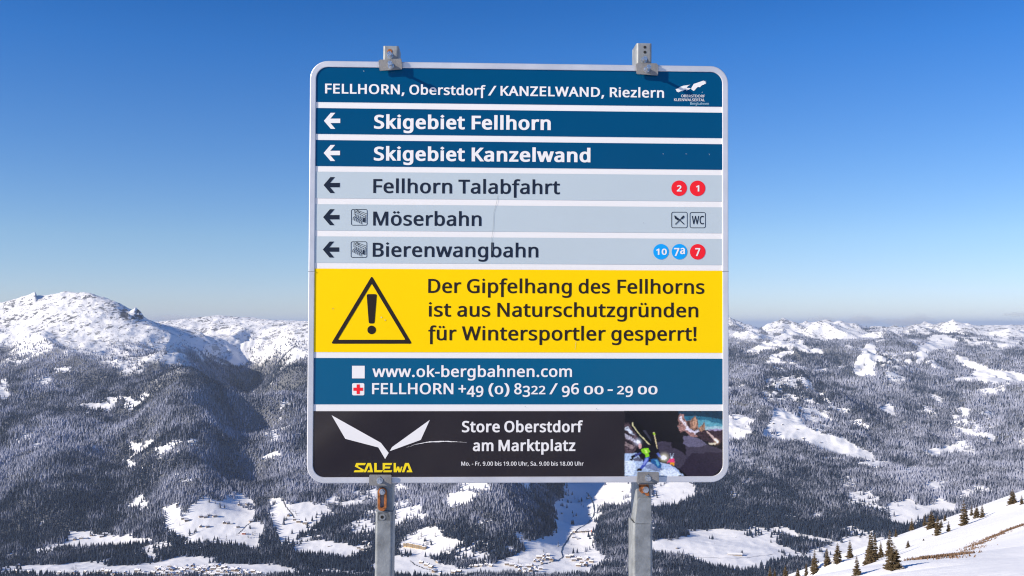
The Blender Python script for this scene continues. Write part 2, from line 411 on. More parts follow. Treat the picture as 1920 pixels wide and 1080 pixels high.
def make_snow():
    m, nt, b = mat('snow_ground')
    L = nt.links
    geo = node(nt, 'ShaderNodeNewGeometry')
    tc = node(nt, 'ShaderNodeTexCoord')
    at = node(nt, 'ShaderNodeAttribute', attribute_name='wood')
    rk = node(nt, 'ShaderNodeAttribute', attribute_name='rock')
    n1 = node(nt, 'ShaderNodeTexNoise', in_Scale=0.028, in_Detail=6.0, in_Roughness=0.7)
    mp = node(nt, 'ShaderNodeMapping')
    mp.inputs['Scale'].default_value = (1.0, 0.42, 1.6); mp.inputs['Rotation'].default_value = (0, 0, 0.5)
    L.new(tc.outputs['Object'], mp.inputs['Vector'])
    L.new(mp.outputs['Vector'], n1.inputs['Vector'])
    # rock and bushes showing through on steep or rough ground
    r1 = node(nt, 'ShaderNodeMapRange'); r1.inputs['From Min'].default_value = 0.54; r1.inputs['From Max'].default_value = 0.58
    nb_ = node(nt, 'ShaderNodeTexNoise', in_Scale=0.0045, in_Detail=5.0, in_Roughness=0.7)
    L.new(tc.outputs['Object'], nb_.inputs['Vector'])
    mb_ = node(nt, 'ShaderNodeMath', operation='MULTIPLY_ADD'); mb_.inputs[1].default_value = 0.55
    sb_ = node(nt, 'ShaderNodeMath', operation='SUBTRACT'); sb_.inputs[1].default_value = 0.5
    L.new(nb_.outputs['Fac'], sb_.inputs[0]); L.new(sb_.outputs[0], mb_.inputs[0]); L.new(n1.outputs['Fac'], mb_.inputs[2])
    rb_ = node(nt, 'ShaderNodeMath', operation='MULTIPLY_ADD'); rb_.inputs[1].default_value = 0.05; rb_.inputs[2].default_value = -0.045
    L.new(rk.outputs['Fac'], rb_.inputs[0])
    ab_ = node(nt, 'ShaderNodeMath', operation='ADD'); L.new(mb_.outputs[0], ab_.inputs[0]); L.new(rb_.outputs[0], ab_.inputs[1])
    L.new(ab_.outputs[0], r1.inputs['Value'])
    mu = node(nt, 'ShaderNodeMath', operation='MULTIPLY')
    L.new(r1.outputs[0], mu.inputs[0]); L.new(rk.outputs['Fac'], mu.inputs[1])
    n2 = node(nt, 'ShaderNodeTexNoise', in_Scale=0.004, in_Detail=4.0)
    L.new(tc.outputs['Object'], n2.inputs['Vector'])
    snowc = node(nt, 'ShaderNodeMix', data_type='RGBA')
    snowc.inputs['A'].default_value = (0.84, 0.85, 0.87, 1); snowc.inputs['B'].default_value = (0.92, 0.915, 0.91, 1)
    L.new(n2.outputs['Fac'], snowc.inputs['Factor'])
    rockc = node(nt, 'ShaderNodeMix', data_type='RGBA')
    rockc.inputs['B'].default_value = (0.07, 0.072, 0.08, 1)
    L.new(snowc.outputs['Result'], rockc.inputs['A']); L.new(mu.outputs[0], rockc.inputs['Factor'])
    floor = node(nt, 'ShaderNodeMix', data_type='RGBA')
    floor.inputs['B'].default_value = (0.07, 0.075, 0.085, 1)  # dark under the trees: shade of the understory put into the ground colour
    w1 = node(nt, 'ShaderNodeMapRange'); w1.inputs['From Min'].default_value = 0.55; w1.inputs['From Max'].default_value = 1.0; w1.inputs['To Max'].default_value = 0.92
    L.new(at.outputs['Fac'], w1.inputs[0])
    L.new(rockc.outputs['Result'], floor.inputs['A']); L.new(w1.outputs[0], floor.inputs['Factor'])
    L.new(floor.outputs['Result'], b.inputs['Base Color'])
    b.inputs['Roughness'].default_value = 0.75
    b.inputs['Specular IOR Level'].default_value = 0.25
    n3 = node(nt, 'ShaderNodeTexNoise', in_Scale=0.045, in_Detail=8.0, in_Roughness=0.6)
    L.new(tc.outputs['Object'], n3.inputs['Vector'])
    bs = node(nt, 'ShaderNodeMath', operation='MULTIPLY_ADD'); bs.inputs[1].default_value = 6.0; bs.inputs[2].default_value = 0.7
    L.new(rk.outputs['Fac'], bs.inputs[0])
    bp = node(nt, 'ShaderNodeBump'); bp.inputs['Strength'].default_value = 1.0
    L.new(bs.outputs[0], bp.inputs['Distance'])
    L.new(n3.outputs['Fac'], bp.inputs['Height'])
    L.new(bp.outputs['Normal'], b.inputs['Normal'])
    return m
SNOW = make_snow()

X_, Y_ = seen_at(gx, np.maximum(gy, 1), gz)
rock = sstep(-430, 60, gz) * 0.9 * (GR > 5200) * (1 - sstep(17000, 20000, GR))
rock = np.maximum(rock, 0.55 * sstep(-870, -700, gz) * (GR > 4000) * (GR < 17000))
rock = rock * (1 - 0.6 * (cov > 0.5))
open_mask = np.zeros(GA.size, bool)
for poly in OPEN:
    open_mask |= inside(poly, X_.ravel(), Y_.ravel())
rock = np.where(open_mask.reshape(GA.shape) & (GR > 2500), rock * 0.1, rock)

for cx_, cy_, sx_, sy_, am_ in ((261, 590, 7, 9, 3.2), (232, 590, 6, 6, 2.6), (246, 600, 10, 4, 1.6)):
    rock = rock + (GR > 7300) * (GR < 8600) * am_ * np.exp(-((X_ - cx_) / sx_) ** 2 - ((Y_ - cy_) / sy_) ** 2)
rock = np.where((GR > 7900) & (GR < 8500) & (X_ > 60) & (X_ < 72) & (Y_ < 562), 4.0, rock)
idx = np.arange(NR * NA).reshape(NR, NA)
fz = (gz[:-1, :-1] + gz[1:, 1:]) / 2
fr = GR[:-1, :-1]
fX = X_[:-1, :-1]
zone = np.where(fr < 1500, 0, np.where(fr > 17500, 4, np.where((fz < -800) & (fr < 6500), 1, np.where(fX < 1000, 2, 3))))
V_ = np.c_[gx.ravel(), gy.ravel(), gz.ravel()]
NAMES = ['snow_slope', 'valley_floor', 'mountain', 'mountain_range', 'distant_plain']
Q_ = np.stack([idx[:-1, :-1], idx[:-1, 1:], idx[1:, 1:], idx[1:, :-1]], -1)
for zi, nm in enumerate(NAMES):
    q = Q_[zone == zi]
    used, inv = np.unique(q.ravel(), return_inverse=True)
    q = inv.reshape(-1, 4)
    me = bpy.data.meshes.new(nm)
    me.vertices.add(len(used)); me.vertices.foreach_set('co', V_[used].astype(np.float32).ravel())
    me.loops.add(q.size); me.loops.foreach_set('vertex_index', q.ravel().astype(np.int32))
    me.polygons.add(len(q))
    me.polygons.foreach_set('loop_start', np.arange(0, q.size, 4, dtype=np.int32))
    me.update(calc_edges=True)
    me.flip_normals()
    me.shade_smooth()
    for an, arr in (('wood', cov), ('rock', rock)):
        a = me.attributes.new(an, 'FLOAT', 'POINT')
        a.data.foreach_set('value', arr.ravel()[used].astype(np.float32))
    me.materials.append(SNOW)
    o = bpy.data.objects.new(nm, me)
    COL.objects.link(o)
    o['kind'] = 'structure'
print('LAND mesh quads', len(Q_.reshape(-1, 4)))
# ------------------------------------------------------------------ closed spruce forest: far too many to count
def make_tree_mat(name, dark, frost, amount):
    m, nt, b = mat(name)
    L = nt.links
    geo = node(nt, 'ShaderNodeNewGeometry')
    sp = node(nt, 'ShaderNodeSeparateXYZ')
    L.new(geo.outputs['Normal'], sp.inputs[0])
    tn = node(nt, 'ShaderNodeAttribute', attribute_name='tint', attribute_type='INSTANCER')
    oi = node(nt, 'ShaderNodeObjectInfo')
    tc = node(nt, 'ShaderNodeTexCoord')
    nz = node(nt, 'ShaderNodeTexNoise', in_Scale=0.35, in_Detail=3.0)
    L.new(geo.outputs['Position'], nz.inputs['Vector'])
    a1 = node(nt, 'ShaderNodeMath', operation='MULTIPLY_ADD'); a1.inputs[1].default_value = 0.5; a1.inputs[2].default_value = amount - 0.5
    L.new(sp.outputs['Z'], a1.inputs[0])
    a2 = node(nt, 'ShaderNodeMath', operation='ADD')
    L.new(a1.outputs[0], a2.inputs[0]); L.new(nz.outputs['Fac'], a2.inputs[1])
    a3 = node(nt, 'ShaderNodeMath', operation='MULTIPLY_ADD'); a3.inputs[1].default_value = 0.62
    L.new(tn.outputs['Fac'], a3.inputs[0]); L.new(a2.outputs[0], a3.inputs[2])
    mr = node(nt, 'ShaderNodeMapRange'); mr.inputs['From Min'].default_value = 0.30; mr.inputs['From Max'].default_value = 1.05
    L.new(a3.outputs[0], mr.inputs['Value'])
    mx = node(nt, 'ShaderNodeMix', data_type='RGBA')
    mx.inputs['A'].default_value = (*dark, 1); mx.inputs['B'].default_value = (*frost, 1)
    L.new(mr.outputs[0], mx.inputs['Factor'])
    L.new(mx.outputs['Result'], b.inputs['Base Color'])
    b.inputs['Roughness'].default_value = 0.9
    b.inputs['Specular IOR Level'].default_value = 0.1
    return m
FROSTED = make_tree_mat('frosted_spruce', (0.015, 0.025, 0.048), (0.40, 0.42, 0.52), 0.19)

def spacing(r):
    return 9.0 * np.maximum(1.0, r / 4800) ** 0.85
rows, r = [], 2700.0
while r < 15500:
    s = float(spacing(np.array(r)))
    azs = np.arange(-0.545, 0.545, s / r)
    rr = r + RNG.uniform(-0.5, 0.5, len(azs)) * s * 1.5
    aa = azs + RNG.uniform(-0.5, 0.5, len(azs)) * s / r
    rows.append(np.c_[aa, rr]); r += s * (1.0 + 0.25 * (r > 8000))
PL = np.concatenate(rows)
# heights and cover from the grid
def grid_at(arr, a, r):
    ia = np.clip(np.interp(a, AZ, np.arange(NA)), 0, NA - 1.001)
    ir = np.clip(np.interp(r, RR, np.arange(NR)), 0, NR - 1.001)
    i0, j0 = ir.astype(int), ia.astype(int)
    u, v = ir - i0, ia - j0
    return (arr[i0, j0] * (1 - u) * (1 - v) + arr[i0 + 1, j0] * u * (1 - v) + arr[i0, j0 + 1] * (1 - u) * v + arr[i0 + 1, j0 + 1] * u * v)
pv = grid_at(vis.astype(float), PL[:, 0], PL[:, 1])
PL = PL[pv > 0.3]
tx, ty = PL[:, 1] * np.sin(PL[:, 0]), PL[:, 1] * np.cos(PL[:, 0])
tz = grid_at(gz, PL[:, 0], PL[:, 1])
q1, q2 = RNG.normal(0, 9, len(tx)), RNG.normal(0, 14, len(tx))
tw = wood_cover(tx + q1, ty + q2, tz)
thin = np.where(tw > 0.9, 0.94, tw * 0.75)
keep = RNG.uniform(0, 1, len(tw)) < thin
tx, ty, tz, PL = tx[keep], ty[keep], tz[keep], PL[keep]
print('FOREST trees', len(tx))
size = 20 + 10 * fbm(tx, ty, 90, 3, 401) + RNG.normal(0, 3.8, len(tx))
size *= 1 - 0.45 * sstep(-520, -50, tz)
size = np.clip(size, 6, 36)
size *= np.maximum(1.0, (PL[:, 1] / 6200) ** 0.75)
tint = np.clip(0.50 + 0.75 * fbm(tx, ty, 75, 3, 411) + 0.95 * fbm(tx, ty, 480, 4, 415) + RNG.normal(0, 0.20, len(tx)) - 0.55 * (1 - sstep(-880, -700, tz)), -0.3, 1.1)
me = bpy.data.meshes.new('forest')
me.vertices.add(len(tx))
me.vertices.foreach_set('co', np.c_[tx, ty, tz - 0.5].astype(np.float32).ravel())
for an, arr in (('size', size), ('tint', tint), ('turn', RNG.uniform(0, 6.28, len(tx)))):
    a = me.attributes.new(an, 'FLOAT', 'POINT')
    a.data.foreach_set('value', arr.astype(np.float32))
forest = bpy.data.objects.new('forest', me)
COL.objects.link(forest)
tag(forest, kind='stuff', label='snow dusted spruce forest covering the valley sides and lower mountain slopes', cat='forest')

gn = bpy.data.node_groups.new('spruce_wood', 'GeometryNodeTree')
gn.interface.new_socket('Geometry', in_out='INPUT', socket_type='NodeSocketGeometry')
gn.interface.new_socket('Geometry', in_out='OUTPUT', socket_type='NodeSocketGeometry')
N, L = gn.nodes, gn.links
gi, go = N.new('NodeGroupInput'), N.new('NodeGroupOutput')
jn = N.new('GeometryNodeJoinGeometry')
for base, top, r0, r1 in ((0.04, 0.60, 0.23, 0.05), (0.32, 1.0, 0.15, 0.0)):
    c = N.new('GeometryNodeMeshCone')
    c.fill_type = 'NONE'
    c.inputs['Vertices'].default_value = 7
    c.inputs['Radius Bottom'].default_value = r0
    c.inputs['Radius Top'].default_value = r1
    c.inputs['Depth'].default_value = top - base
    tr = N.new('GeometryNodeTransform')
    tr.inputs['Translation'].default_value = (0, 0, base)
    L.new(c.outputs['Mesh'], tr.inputs['Geometry'])
    L.new(tr.outputs[0], jn.inputs[0])
sm = N.new('GeometryNodeSetMaterial'); sm.inputs['Material'].default_value = FROSTED
L.new(jn.outputs[0], sm.inputs['Geometry'])
ip = N.new('GeometryNodeInstanceOnPoints')
mp_ = N.new('GeometryNodeMeshToPoints')
L.new(gi.outputs[0], mp_.inputs['Mesh'])
L.new(mp_.outputs[0], ip.inputs['Points'])
L.new(sm.outputs[0], ip.inputs['Instance'])
na = N.new('GeometryNodeInputNamedAttribute'); na.data_type = 'FLOAT'; na.inputs['Name'].default_value = 'size'
nb = N.new('GeometryNodeInputNamedAttribute'); nb.data_type = 'FLOAT'; nb.inputs['Name'].default_value = 'turn'
cx = N.new('ShaderNodeCombineXYZ'); cr = N.new('ShaderNodeCombineXYZ')
for k in range(3): L.new(na.outputs['Attribute'], cx.inputs[k])
L.new(nb.outputs['Attribute'], cr.inputs[2])
L.new(cx.outputs[0], ip.inputs['Scale'])
L.new(cr.outputs[0], ip.inputs['Rotation'])
L.new(ip.outputs[0], go.inputs[0])
md = forest.modifiers.new('trees', 'NODES'); md.node_group = gn
GLYPHS_RAW = r"""!216:131,161 -46,0 -20,412 86,0|58,43 1,14 2,12 5,9 6,7 8,5 8,4 9,2 10,1 10,-1 9,-2 9,-4 7,-5 7,-7 4,-9 3,-12 1,-14 -1,-13 -3,-12 -4,-9 -7,-7 -7,-6 -9,-4 -9,-2 -10,-1 -10,1 -9,2 -8,4 -8,6 -6,7 -5,9 -2,12
&587:244,581 21,-1 19,-2 18,-5 16,-6 15,-9 12,-9 11,-12 10,-13 7,-14 5,-16 3,-17 2,-19 -3,-24 -6,-23 -10,-20 -14,-19 -17,-17 -20,-17 -21,-15 -24,-15 155,-149 10,13 9,14 8,14 7,16 6,17 6,17 5,18 5,18 71,0 -7,-25 -7,-24 -9,-24 -9,-22 -10,-21 -12,-20 -13,-19 -15,-17 117,-114 -95,0 -70,67 -12,-11 -14,-10 -13,-9 -15,-9 -14,-8 -16,-7 -16,-6 -17,-5 -18,-5 -20,-3 -20,-1 -22,-1 -27,1 -25,3 -23,6 -21,8 -19,10 -17,12 -14,15 -12,16 -10,19 -7,20 -4,23 -1,24 0,20 3,18 5,17 6,16 9,14 9,14 12,13 13,12 15,11 16,12 17,11 18,11 -8,9 -9,10 -8,10 -8,11 -8,10 -7,11 -6,12 -5,12 -5,12 -3,14 -2,13 -1,14 1,19 4,18 5,16 8,15 10,13 11,11 14,10 16,9 17,6 19,5 21,2|209,273 -14,-8 -13,-8 -12,-9 -11,-9 -9,-8 -9,-10 -7,-10 -6,-10 -5,-11 -4,-12 -2,-13 -1,-13 2,-21 6,-19 9,-17 13,-14 16,-12 19,-8 21,-5 23,-1 25,1 23,3 21,5 20,7 17,9 16,10 15,10 13,11|241,524 -16,-1 -14,-4 -13,-5 -12,-8 -9,-10 -6,-11 -4,-13 -2,-15 1,-14 3,-14 5,-13 6,-12 9,-13 10,-13 12,-14 14,-14 22,13 18,13 15,13 12,12 9,13 7,14 3,14 2,16 -1,14 -4,12 -6,11 -8,10 -11,8 -12,6 -14,4
(240:32,220 1,32 2,33 4,32 6,31 7,31 8,30 11,30 12,29 14,27 16,27 18,26 19,25 67,0 -27,-39 -23,-41 -19,-42 -16,-44 -13,-46 -8,-46 -6,-47 -2,-47 1,-31 3,-31 4,-31 5,-30 7,-30 9,-30 10,-29 12,-29 13,-28 15,-27 16,-26 18,-26 -66,0 -19,24 -18,26 -16,26 -14,27 -12,29 -11,29 -8,29 -7,31 -6,31 -4,31 -2,32
)240:209,220 -1,-32 -3,-32 -3,-31 -6,-31 -7,-31 -9,-29 -10,-29 -12,-29 -14,-27 -16,-26 -18,-26 -19,-24 -66,0 18,26 16,26 14,27 14,28 11,29 10,29 9,30 7,30 6,30 4,31 2,31 1,31 -1,31 -2,31 -4,32 -6,31 -7,30 -9,30 -10,30 -11,29 -14,28 -14,28 -17,26 -18,26 67,0 19,-25 18,-26 16,-27 14,-27 12,-29 10,-30 9,-30 7,-31 6,-31 3,-32 3,-33
+458:257,311 160,0 0,-57 -160,0 0,-165 -57,0 0,165 -160,0 0,57 160,0 0,166 57,0
,215:154,84 -4,-14 -4,-15 -5,-16 -5,-16 -6,-16 -6,-17 -6,-16 -7,-16 -7,-16 -6,-16 -7,-15 -6,-14 -52,0 4,15 4,16 4,17 4,17 3,17 4,18 3,17 4,17 3,17 2,15 3,16 2,14 75,0
-258:32,184 0,62 194,0 0,-62
.215:58,43 1,14 2,12 5,9 6,7 8,5 8,4 9,2 10,1 10,-1 9,-2 9,-4 7,-5 7,-7 4,-9 3,-12 1,-14 -1,-13 -3,-12 -4,-9 -7,-7 -7,-6 -9,-4 -9,-2 -10,-1 -10,1 -9,2 -8,4 -8,6 -6,7 -5,9 -2,12
/298:290,573 -213,-573 -69,0 213,573
0458:419,287 0,-34 -2,-32 -3,-30 -5,-28 -6,-26 -8,-25 -9,-22 -10,-20 -13,-18 -14,-15 -15,-14 -18,-11 -19,-9 -21,-6 -23,-4 -24,-1 -31,2 -28,7 -25,11 -23,15 -19,20 -17,23 -15,28 -11,31 -9,34 -7,38 -3,42 -2,44 1,45 4,41 6,38 8,35 11,31 14,27 16,23 20,20 22,15 26,11 29,6 33,2 30,-2 28,-6 26,-11 22,-15 20,-20 17,-23 15,-27 12,-31 9,-35 6,-38 4,-41|110,287 1,-38 2,-34 3,-31 5,-28 7,-24 9,-21 10,-18 12,-15 14,-11 17,-8 18,-5 21,-2 20,2 19,5 16,8 14,11 12,14 10,18 9,21 7,25 5,28 4,31 2,34 1,38 -1,38 -2,34 -4,31 -5,27 -7,25 -9,21 -10,18 -12,14 -14,12 -16,8 -19,5 -20,1 -21,-1 -18,-5 -17,-8 -14,-12 -12,-14 -10,-18 -9,-21 -7,-25 -5,-27 -3,-31 -2,-34
1458:285,0 -69,0 0,400 0,11 0,11 0,9 0,8 1,31 2,29 -6,-6 -6,-6 -6,-5 -5,-5 -27,-22 -61,-50 -37,47 155,121 59,0
2458:417,0 -379,0 0,59 150,151 21,21 19,20 18,19 15,17 14,17 12,16 11,17 8,16 7,17 5,17 3,18 1,19 -2,22 -5,20 -9,16 -12,14 -16,11 -17,7 -19,5 -21,1 -21,0 -19,-3 -17,-5 -17,-6 -16,-8 -16,-9 -16,-11 -16,-12 -38,47 11,10 12,8 13,9 13,8 14,7 14,6 15,6 16,5 16,4 17,2 17,2 18,1 25,-2 24,-3 23,-6 20,-8 18,-10 16,-12 14,-14 11,-16 10,-18 6,-20 4,-21 2,-23 -1,-22 -4,-21 -6,-21 -8,-20 -10,-20 -12,-19 -13,-19 -16,-19 -17,-20 -19,-20 -20,-20 -21,-22 -119,-118 0,-3 289,0
3458:395,439 -1,-19 -2,-17 -5,-16 -6,-15 -8,-13 -10,-12 -11,-11 -12,-10 -14,-8 -16,-7 -16,-5 -17,-4 0,-4 32,-5 28,-10 23,-12 19,-16 15,-19 11,-22 6,-24 2,-27 -1,-24 -5,-23 -7,-22 -10,-20 -13,-18 -17,-16 -19,-14 -23,-12 -26,-10 -29,-7 -33,-4 -37,-1 -22,0 -21,2 -20,2 -20,3 -19,4 -19,5 -18,7 -18,8 0,66 18,-8 20,-8 19,-6 21,-6 21,-4 20,-3 20,-2 19,-1 36,2 30,6 25,9 20,13 15,17 11,19 6,22 2,25 -1,18 -3,15 -6,14 -9,12 -10,10 -13,9 -15,7 -17,6 -19,5 -20,3 -23,2 -24,0 -56,0 0,61 57,0 22,0 21,3 19,4 17,6 15,8 12,9 12,10 9,11 7,13 5,14 3,14 1,16 -2,20 -5,17 -9,15 -12,12 -15,10 -18,8 -20,4 -23,1 -15,0 -14,-1 -14,-2 -12,-3 -13,-3 -11,-4 -12,-4 -11,-6 -10,-5 -11,-6 -11,-7 -10,-7 -36,48 16,12 18,11 20,10 22,9 24,8 24,5 27,3 28,2 42,-3 36,-7 31,-13 25,-18 19,-21 13,-24 9,-27
4458:443,130 -84,0 0,-130 -68,0 0,130 -274,0 0,60 269,386 73,0 0,-383 84,0|291,374 0,10 0,10 0,9 0,9 1,8 0,9 0,8 1,7 1,30 1,26 -3,0 -4,-7 -3,-8 -5,-9 -4,-8 -5,-9 -5,-8 -4,-7 -5,-6 -171,-245 205,0
5458:221,351 28,-1 26,-4 25,-6 22,-9 21,-11 18,-13 15,-16 13,-17 11,-20 7,-22 5,-23 1,-26 -2,-29 -4,-26 -8,-25 -12,-22 -14,-21 -17,-17 -20,-15 -22,-13 -25,-10 -28,-7 -30,-5 -32,-1 -22,0 -21,2 -20,2 -20,4 -19,4 -17,6 -15,6 -14,7 0,67 15,-9 16,-7 19,-6 20,-6 20,-4 20,-3 20,-2 19,-1 20,1 19,2 18,5 17,5 15,8 13,9 11,11 10,13 8,15 5,16 4,19 1,20 -2,26 -7,23 -11,20 -15,17 -19,13 -25,9 -30,6 -35,2 -11,0 -13,-1 -13,-1 -14,-2 -14,-2 -12,-2 -11,-2 -10,-2 -35,22 22,271 287,0 0,-65 -227,0 -14,-166 8,2 8,1 10,1 11,2 12,1 13,1 13,1
6458:44,245 1,24 1,25 2,24 3,24 4,24 5,23 7,23 8,21 9,21 11,20 12,18 14,18 16,15 18,14 19,12 22,11 24,8 26,6 29,3 31,2 9,-1 9,0 10,0 10,-1 9,-1 9,-1 8,-2 7,-2 0,-60 -8,2 -7,2 -9,2 -9,1 -9,2 -9,0 -9,1 -9,0 -27,-1 -24,-4 -22,-6 -19,-8 -18,-10 -15,-11 -14,-14 -11,-15 -10,-17 -9,-18 -7,-19 -5,-20 -5,-21 -3,-22 -3,-23 -1,-23 4,0 7,9 7,9 8,9 9,8 10,7 10,6 12,6 12,5 14,3 15,3 15,2 17,0 24,-1 23,-4 21,-6 19,-9 18,-11 15,-14 14,-16 11,-18 9,-21 7,-22 4,-25 1,-27 -1,-28 -5,-27 -7,-25 -9,-22 -13,-21 -14,-17 -17,-16 -19,-13 -22,-10 -23,-7 -25,-5 -27,-1 -20,1 -20,3 -18,5 -18,6 -17,9 -16,10 -15,13 -14,15 -13,16 -11,19 -10,21 -8,23 -7,25 -4,27 -3,29|238,51 24,2 22,6 19,11 17,14 14,18 9,23 6,28 2,31 -1,26 -6,23 -8,21 -12,17 -16,14 -19,10 -22,6 -26,2 -19,-1 -17,-3 -16,-5 -14,-7 -13,-8 -12,-9 -10,-11 -9,-11 -7,-12 -5,-13 -3,-12 -1,-13 1,-13 1,-13 3,-13 3,-13 4,-13 6,-12 6,-11 7,-11 9,-11 9,-9 10,-8 11,-7 12,-5 13,-4 13,-3
7458:109,0 235,508 -309,0 0,65 384,0 0,-55 -232,-518
8458:229,581 24,-1 23,-3 22,-5 20,-7 18,-9 16,-10 14,-13 12,-14 10,-16 7,-18 4,-20 1,-22 -1,-16 -3,-16 -4,-14 -7,-14 -8,-12 -9,-12 -11,-11 -11,-10 -13,-10 -13,-9 -14,-8 -15,-8 17,-9 17,-9 15,-10 15,-10 14,-11 12,-12 11,-13 9,-13 8,-15 5,-16 4,-18 1,-19 -2,-23 -4,-21 -7,-20 -11,-19 -12,-16 -16,-15 -17,-12 -20,-11 -22,-8 -24,-6 -26,-4 -27,-1 -30,1 -27,4 -25,5 -23,8 -20,11 -17,12 -15,14 -13,16 -9,18 -7,20 -4,21 -2,24 1,19 3,18 6,16 7,15 9,14 10,13 11,12 13,11 14,10 15,9 15,8 15,8 -14,8 -13,9 -12,10 -12,10 -11,10 -9,12 -9,12 -7,13 -6,13 -4,15 -2,16 -1,17 1,21 4,20 7,18 10,15 12,15 15,12 16,11 18,9 20,7 21,5 23,3|108,145 2,-20 6,-18 9,-17 13,-14 17,-12 21,-9 24,-5 29,-2 28,2 24,5 21,9 17,12 13,15 10,17 6,19 2,21 -1,13 -3,13 -5,12 -6,11 -8,10 -10,10 -11,9 -13,9 -14,8 -15,8 -17,7 -18,7 -12,5 -17,-8 -16,-8 -14,-8 -13,-9 -11,-9 -10,-9 -8,-11 -7,-11 -6,-11 -4,-13 -2,-13|228,524 -21,-2 -19,-4 -18,-6 -15,-10 -12,-11 -9,-15 -6,-16 -1,-19 1,-14 2,-13 5,-12 6,-11 7,-9 9,-9 10,-8 12,-8 12,-7 13,-6 14,-7 14,-7 13,7 13,6 12,7 12,7 10,7 10,9 8,9 7,10 6,10 4,12 3,13 0,14 -1,19 -6,16 -8,15 -13,11 -15,10 -17,6 -20,4
9458:417,328 0,-24 -2,-25 -2,-24 -3,-24 -4,-24 -5,-24 -7,-22 -7,-22 -10,-21 -11,-19 -12,-19 -14,-17 -16,-16 -18,-14 -20,-12 -21,-10 -24,-8 -27,-6 -29,-4 -31,-1 -8,0 -9,0 -10,1 -10,1 -10,1 -10,1 -8,2 -7,2 0,60 7,-2 8,-2 9,-2 9,-1 10,-2 9,-1 9,0 9,0 27,1 25,3 22,6 19,8 17,10 16,12 13,13 12,15 10,17 9,18 7,19 5,20 5,21 3,22 2,23 2,23 -5,0 -7,-9 -7,-9 -8,-8 -9,-8 -9,-7 -11,-7 -12,-5 -12,-5 -14,-4 -15,-3 -15,-1 -18,-1 -23,1 -23,4 -20,7 -20,9 -17,11 -16,14 -13,15 -11,19 -9,20 -7,22 -4,25 -1,26 2,29 4,27 7,25 10,23 13,20 14,18 17,15 20,13 21,11 23,7 25,4 27,2 20,-1 19,-3 19,-5 18,-7 17,-9 16,-11 15,-12 14,-15 12,-17 11,-18 10,-21 8,-23 7,-24 4,-27 3,-29|223,521 -24,-2 -21,-6 -19,-10 -17,-15 -14,-18 -10,-23 -6,-27 -2,-32 2,-26 5,-23 8,-21 12,-17 15,-14 19,-10 22,-6 27,-2 18,1 18,3 16,5 14,7 14,8 11,10 10,10 9,12 7,12 5,12 3,13 1,12 -1,13 -1,13 -3,13 -3,13 -4,13 -6,12 -6,12 -7,11 -8,10 -9,9 -10,8 -11,7 -12,6 -13,4 -14,2
A512:437,0 -69,177 -227,0 -68,-177 -73,0 224,575 65,0 223,-575|282,415 -8,23 -3,8 -2,9 -3,9 -3,9 -2,8 -2,8 -2,6 -2,5 -8,-32 -3,-8 -2,-8 -2,-7 -2,-7 -8,-23 -65,-174 181,0
B521:241,573 51,-2 44,-6 37,-10 31,-14 24,-19 17,-25 10,-30 4,-36 -1,-17 -2,-15 -4,-15 -6,-13 -7,-13 -8,-11 -10,-10 -12,-9 -13,-8 -14,-7 -15,-5 -17,-4 0,-4 17,-3 17,-5 16,-6 15,-7 14,-8 12,-10 11,-12 9,-13 7,-15 6,-18 3,-19 1,-21 -2,-25 -4,-23 -8,-22 -10,-19 -13,-17 -16,-15 -19,-13 -21,-10 -23,-8 -25,-6 -28,-4 -30,-1 -201,0 0,573|256,329 34,1 28,5 22,7 17,10 12,14 8,16 5,19 2,22 -2,22 -6,18 -11,15 -14,12 -19,9 -24,7 -29,4 -34,1 -95,0 0,-182|150,269 0,-208 115,0 36,2 29,5 24,10 17,13 13,16 10,18 5,20 2,23 -1,15 -2,14 -4,13 -6,11 -8,11 -10,9 -12,8 -14,7 -17,6 -20,4 -22,2 -25,1
C507:323,517 -22,-1 -21,-3 -20,-5 -19,-6 -18,-9 -17,-11 -14,-12 -14,-14 -12,-16 -11,-17 -9,-19 -7,-21 -6,-22 -4,-24 -3,-25 -1,-26 1,-34 5,-32 7,-29 9,-27 13,-25 15,-22 17,-18 21,-16 23,-12 26,-9 29,-5 31,-2 19,1 18,1 18,2 17,3 16,3 17,4 16,4 17,5 0,-63 -17,-5 -16,-5 -17,-4 -17,-3 -18,-3 -19,-2 -21,-1 -23,0 -42,2 -38,7 -35,11 -31,16 -27,20 -24,24 -20,27 -17,32 -13,34 -9,38 -5,41 -2,43 1,32 3,30 6,29 8,28 10,26 12,24 14,22 17,21 18,18 21,17 22,14 25,11 27,10 28,6 31,4 32,2 22,-1 21,-2 21,-2 21,-4 20,-5 19,-6 17,-7 17,-7 -29,-61 -14,6 -14,5 -15,6 -16,5 -16,4 -18,3 -18,2
D585:536,292 -2,-46 -6,-43 -12,-38 -15,-34 -20,-31 -24,-26 -27,-23 -31,-18 -35,-15 -39,-10 -42,-6 -46,-2 -159,0 0,573 176,0 42,-2 39,-6 36,-10 33,-15 30,-17 26,-22 23,-26 19,-29 15,-33 11,-36 6,-41|460,289 -1,37 -5,33 -8,29 -11,27 -14,22 -17,20 -20,17 -23,13 -25,11 -28,7 -31,4 -33,2 -94,0 0,-449 78,0 54,3 47,11 40,18 33,25 26,32 18,39 11,46
E446:398,0 -320,0 0,573 320,0 0,-64 -248,0 0,-179 233,0 0,-62 -233,0 0,-205 248,0
F416:150,0 -72,0 0,573 320,0 0,-64 -248,0 0,-203 233,0 0,-63 -233,0
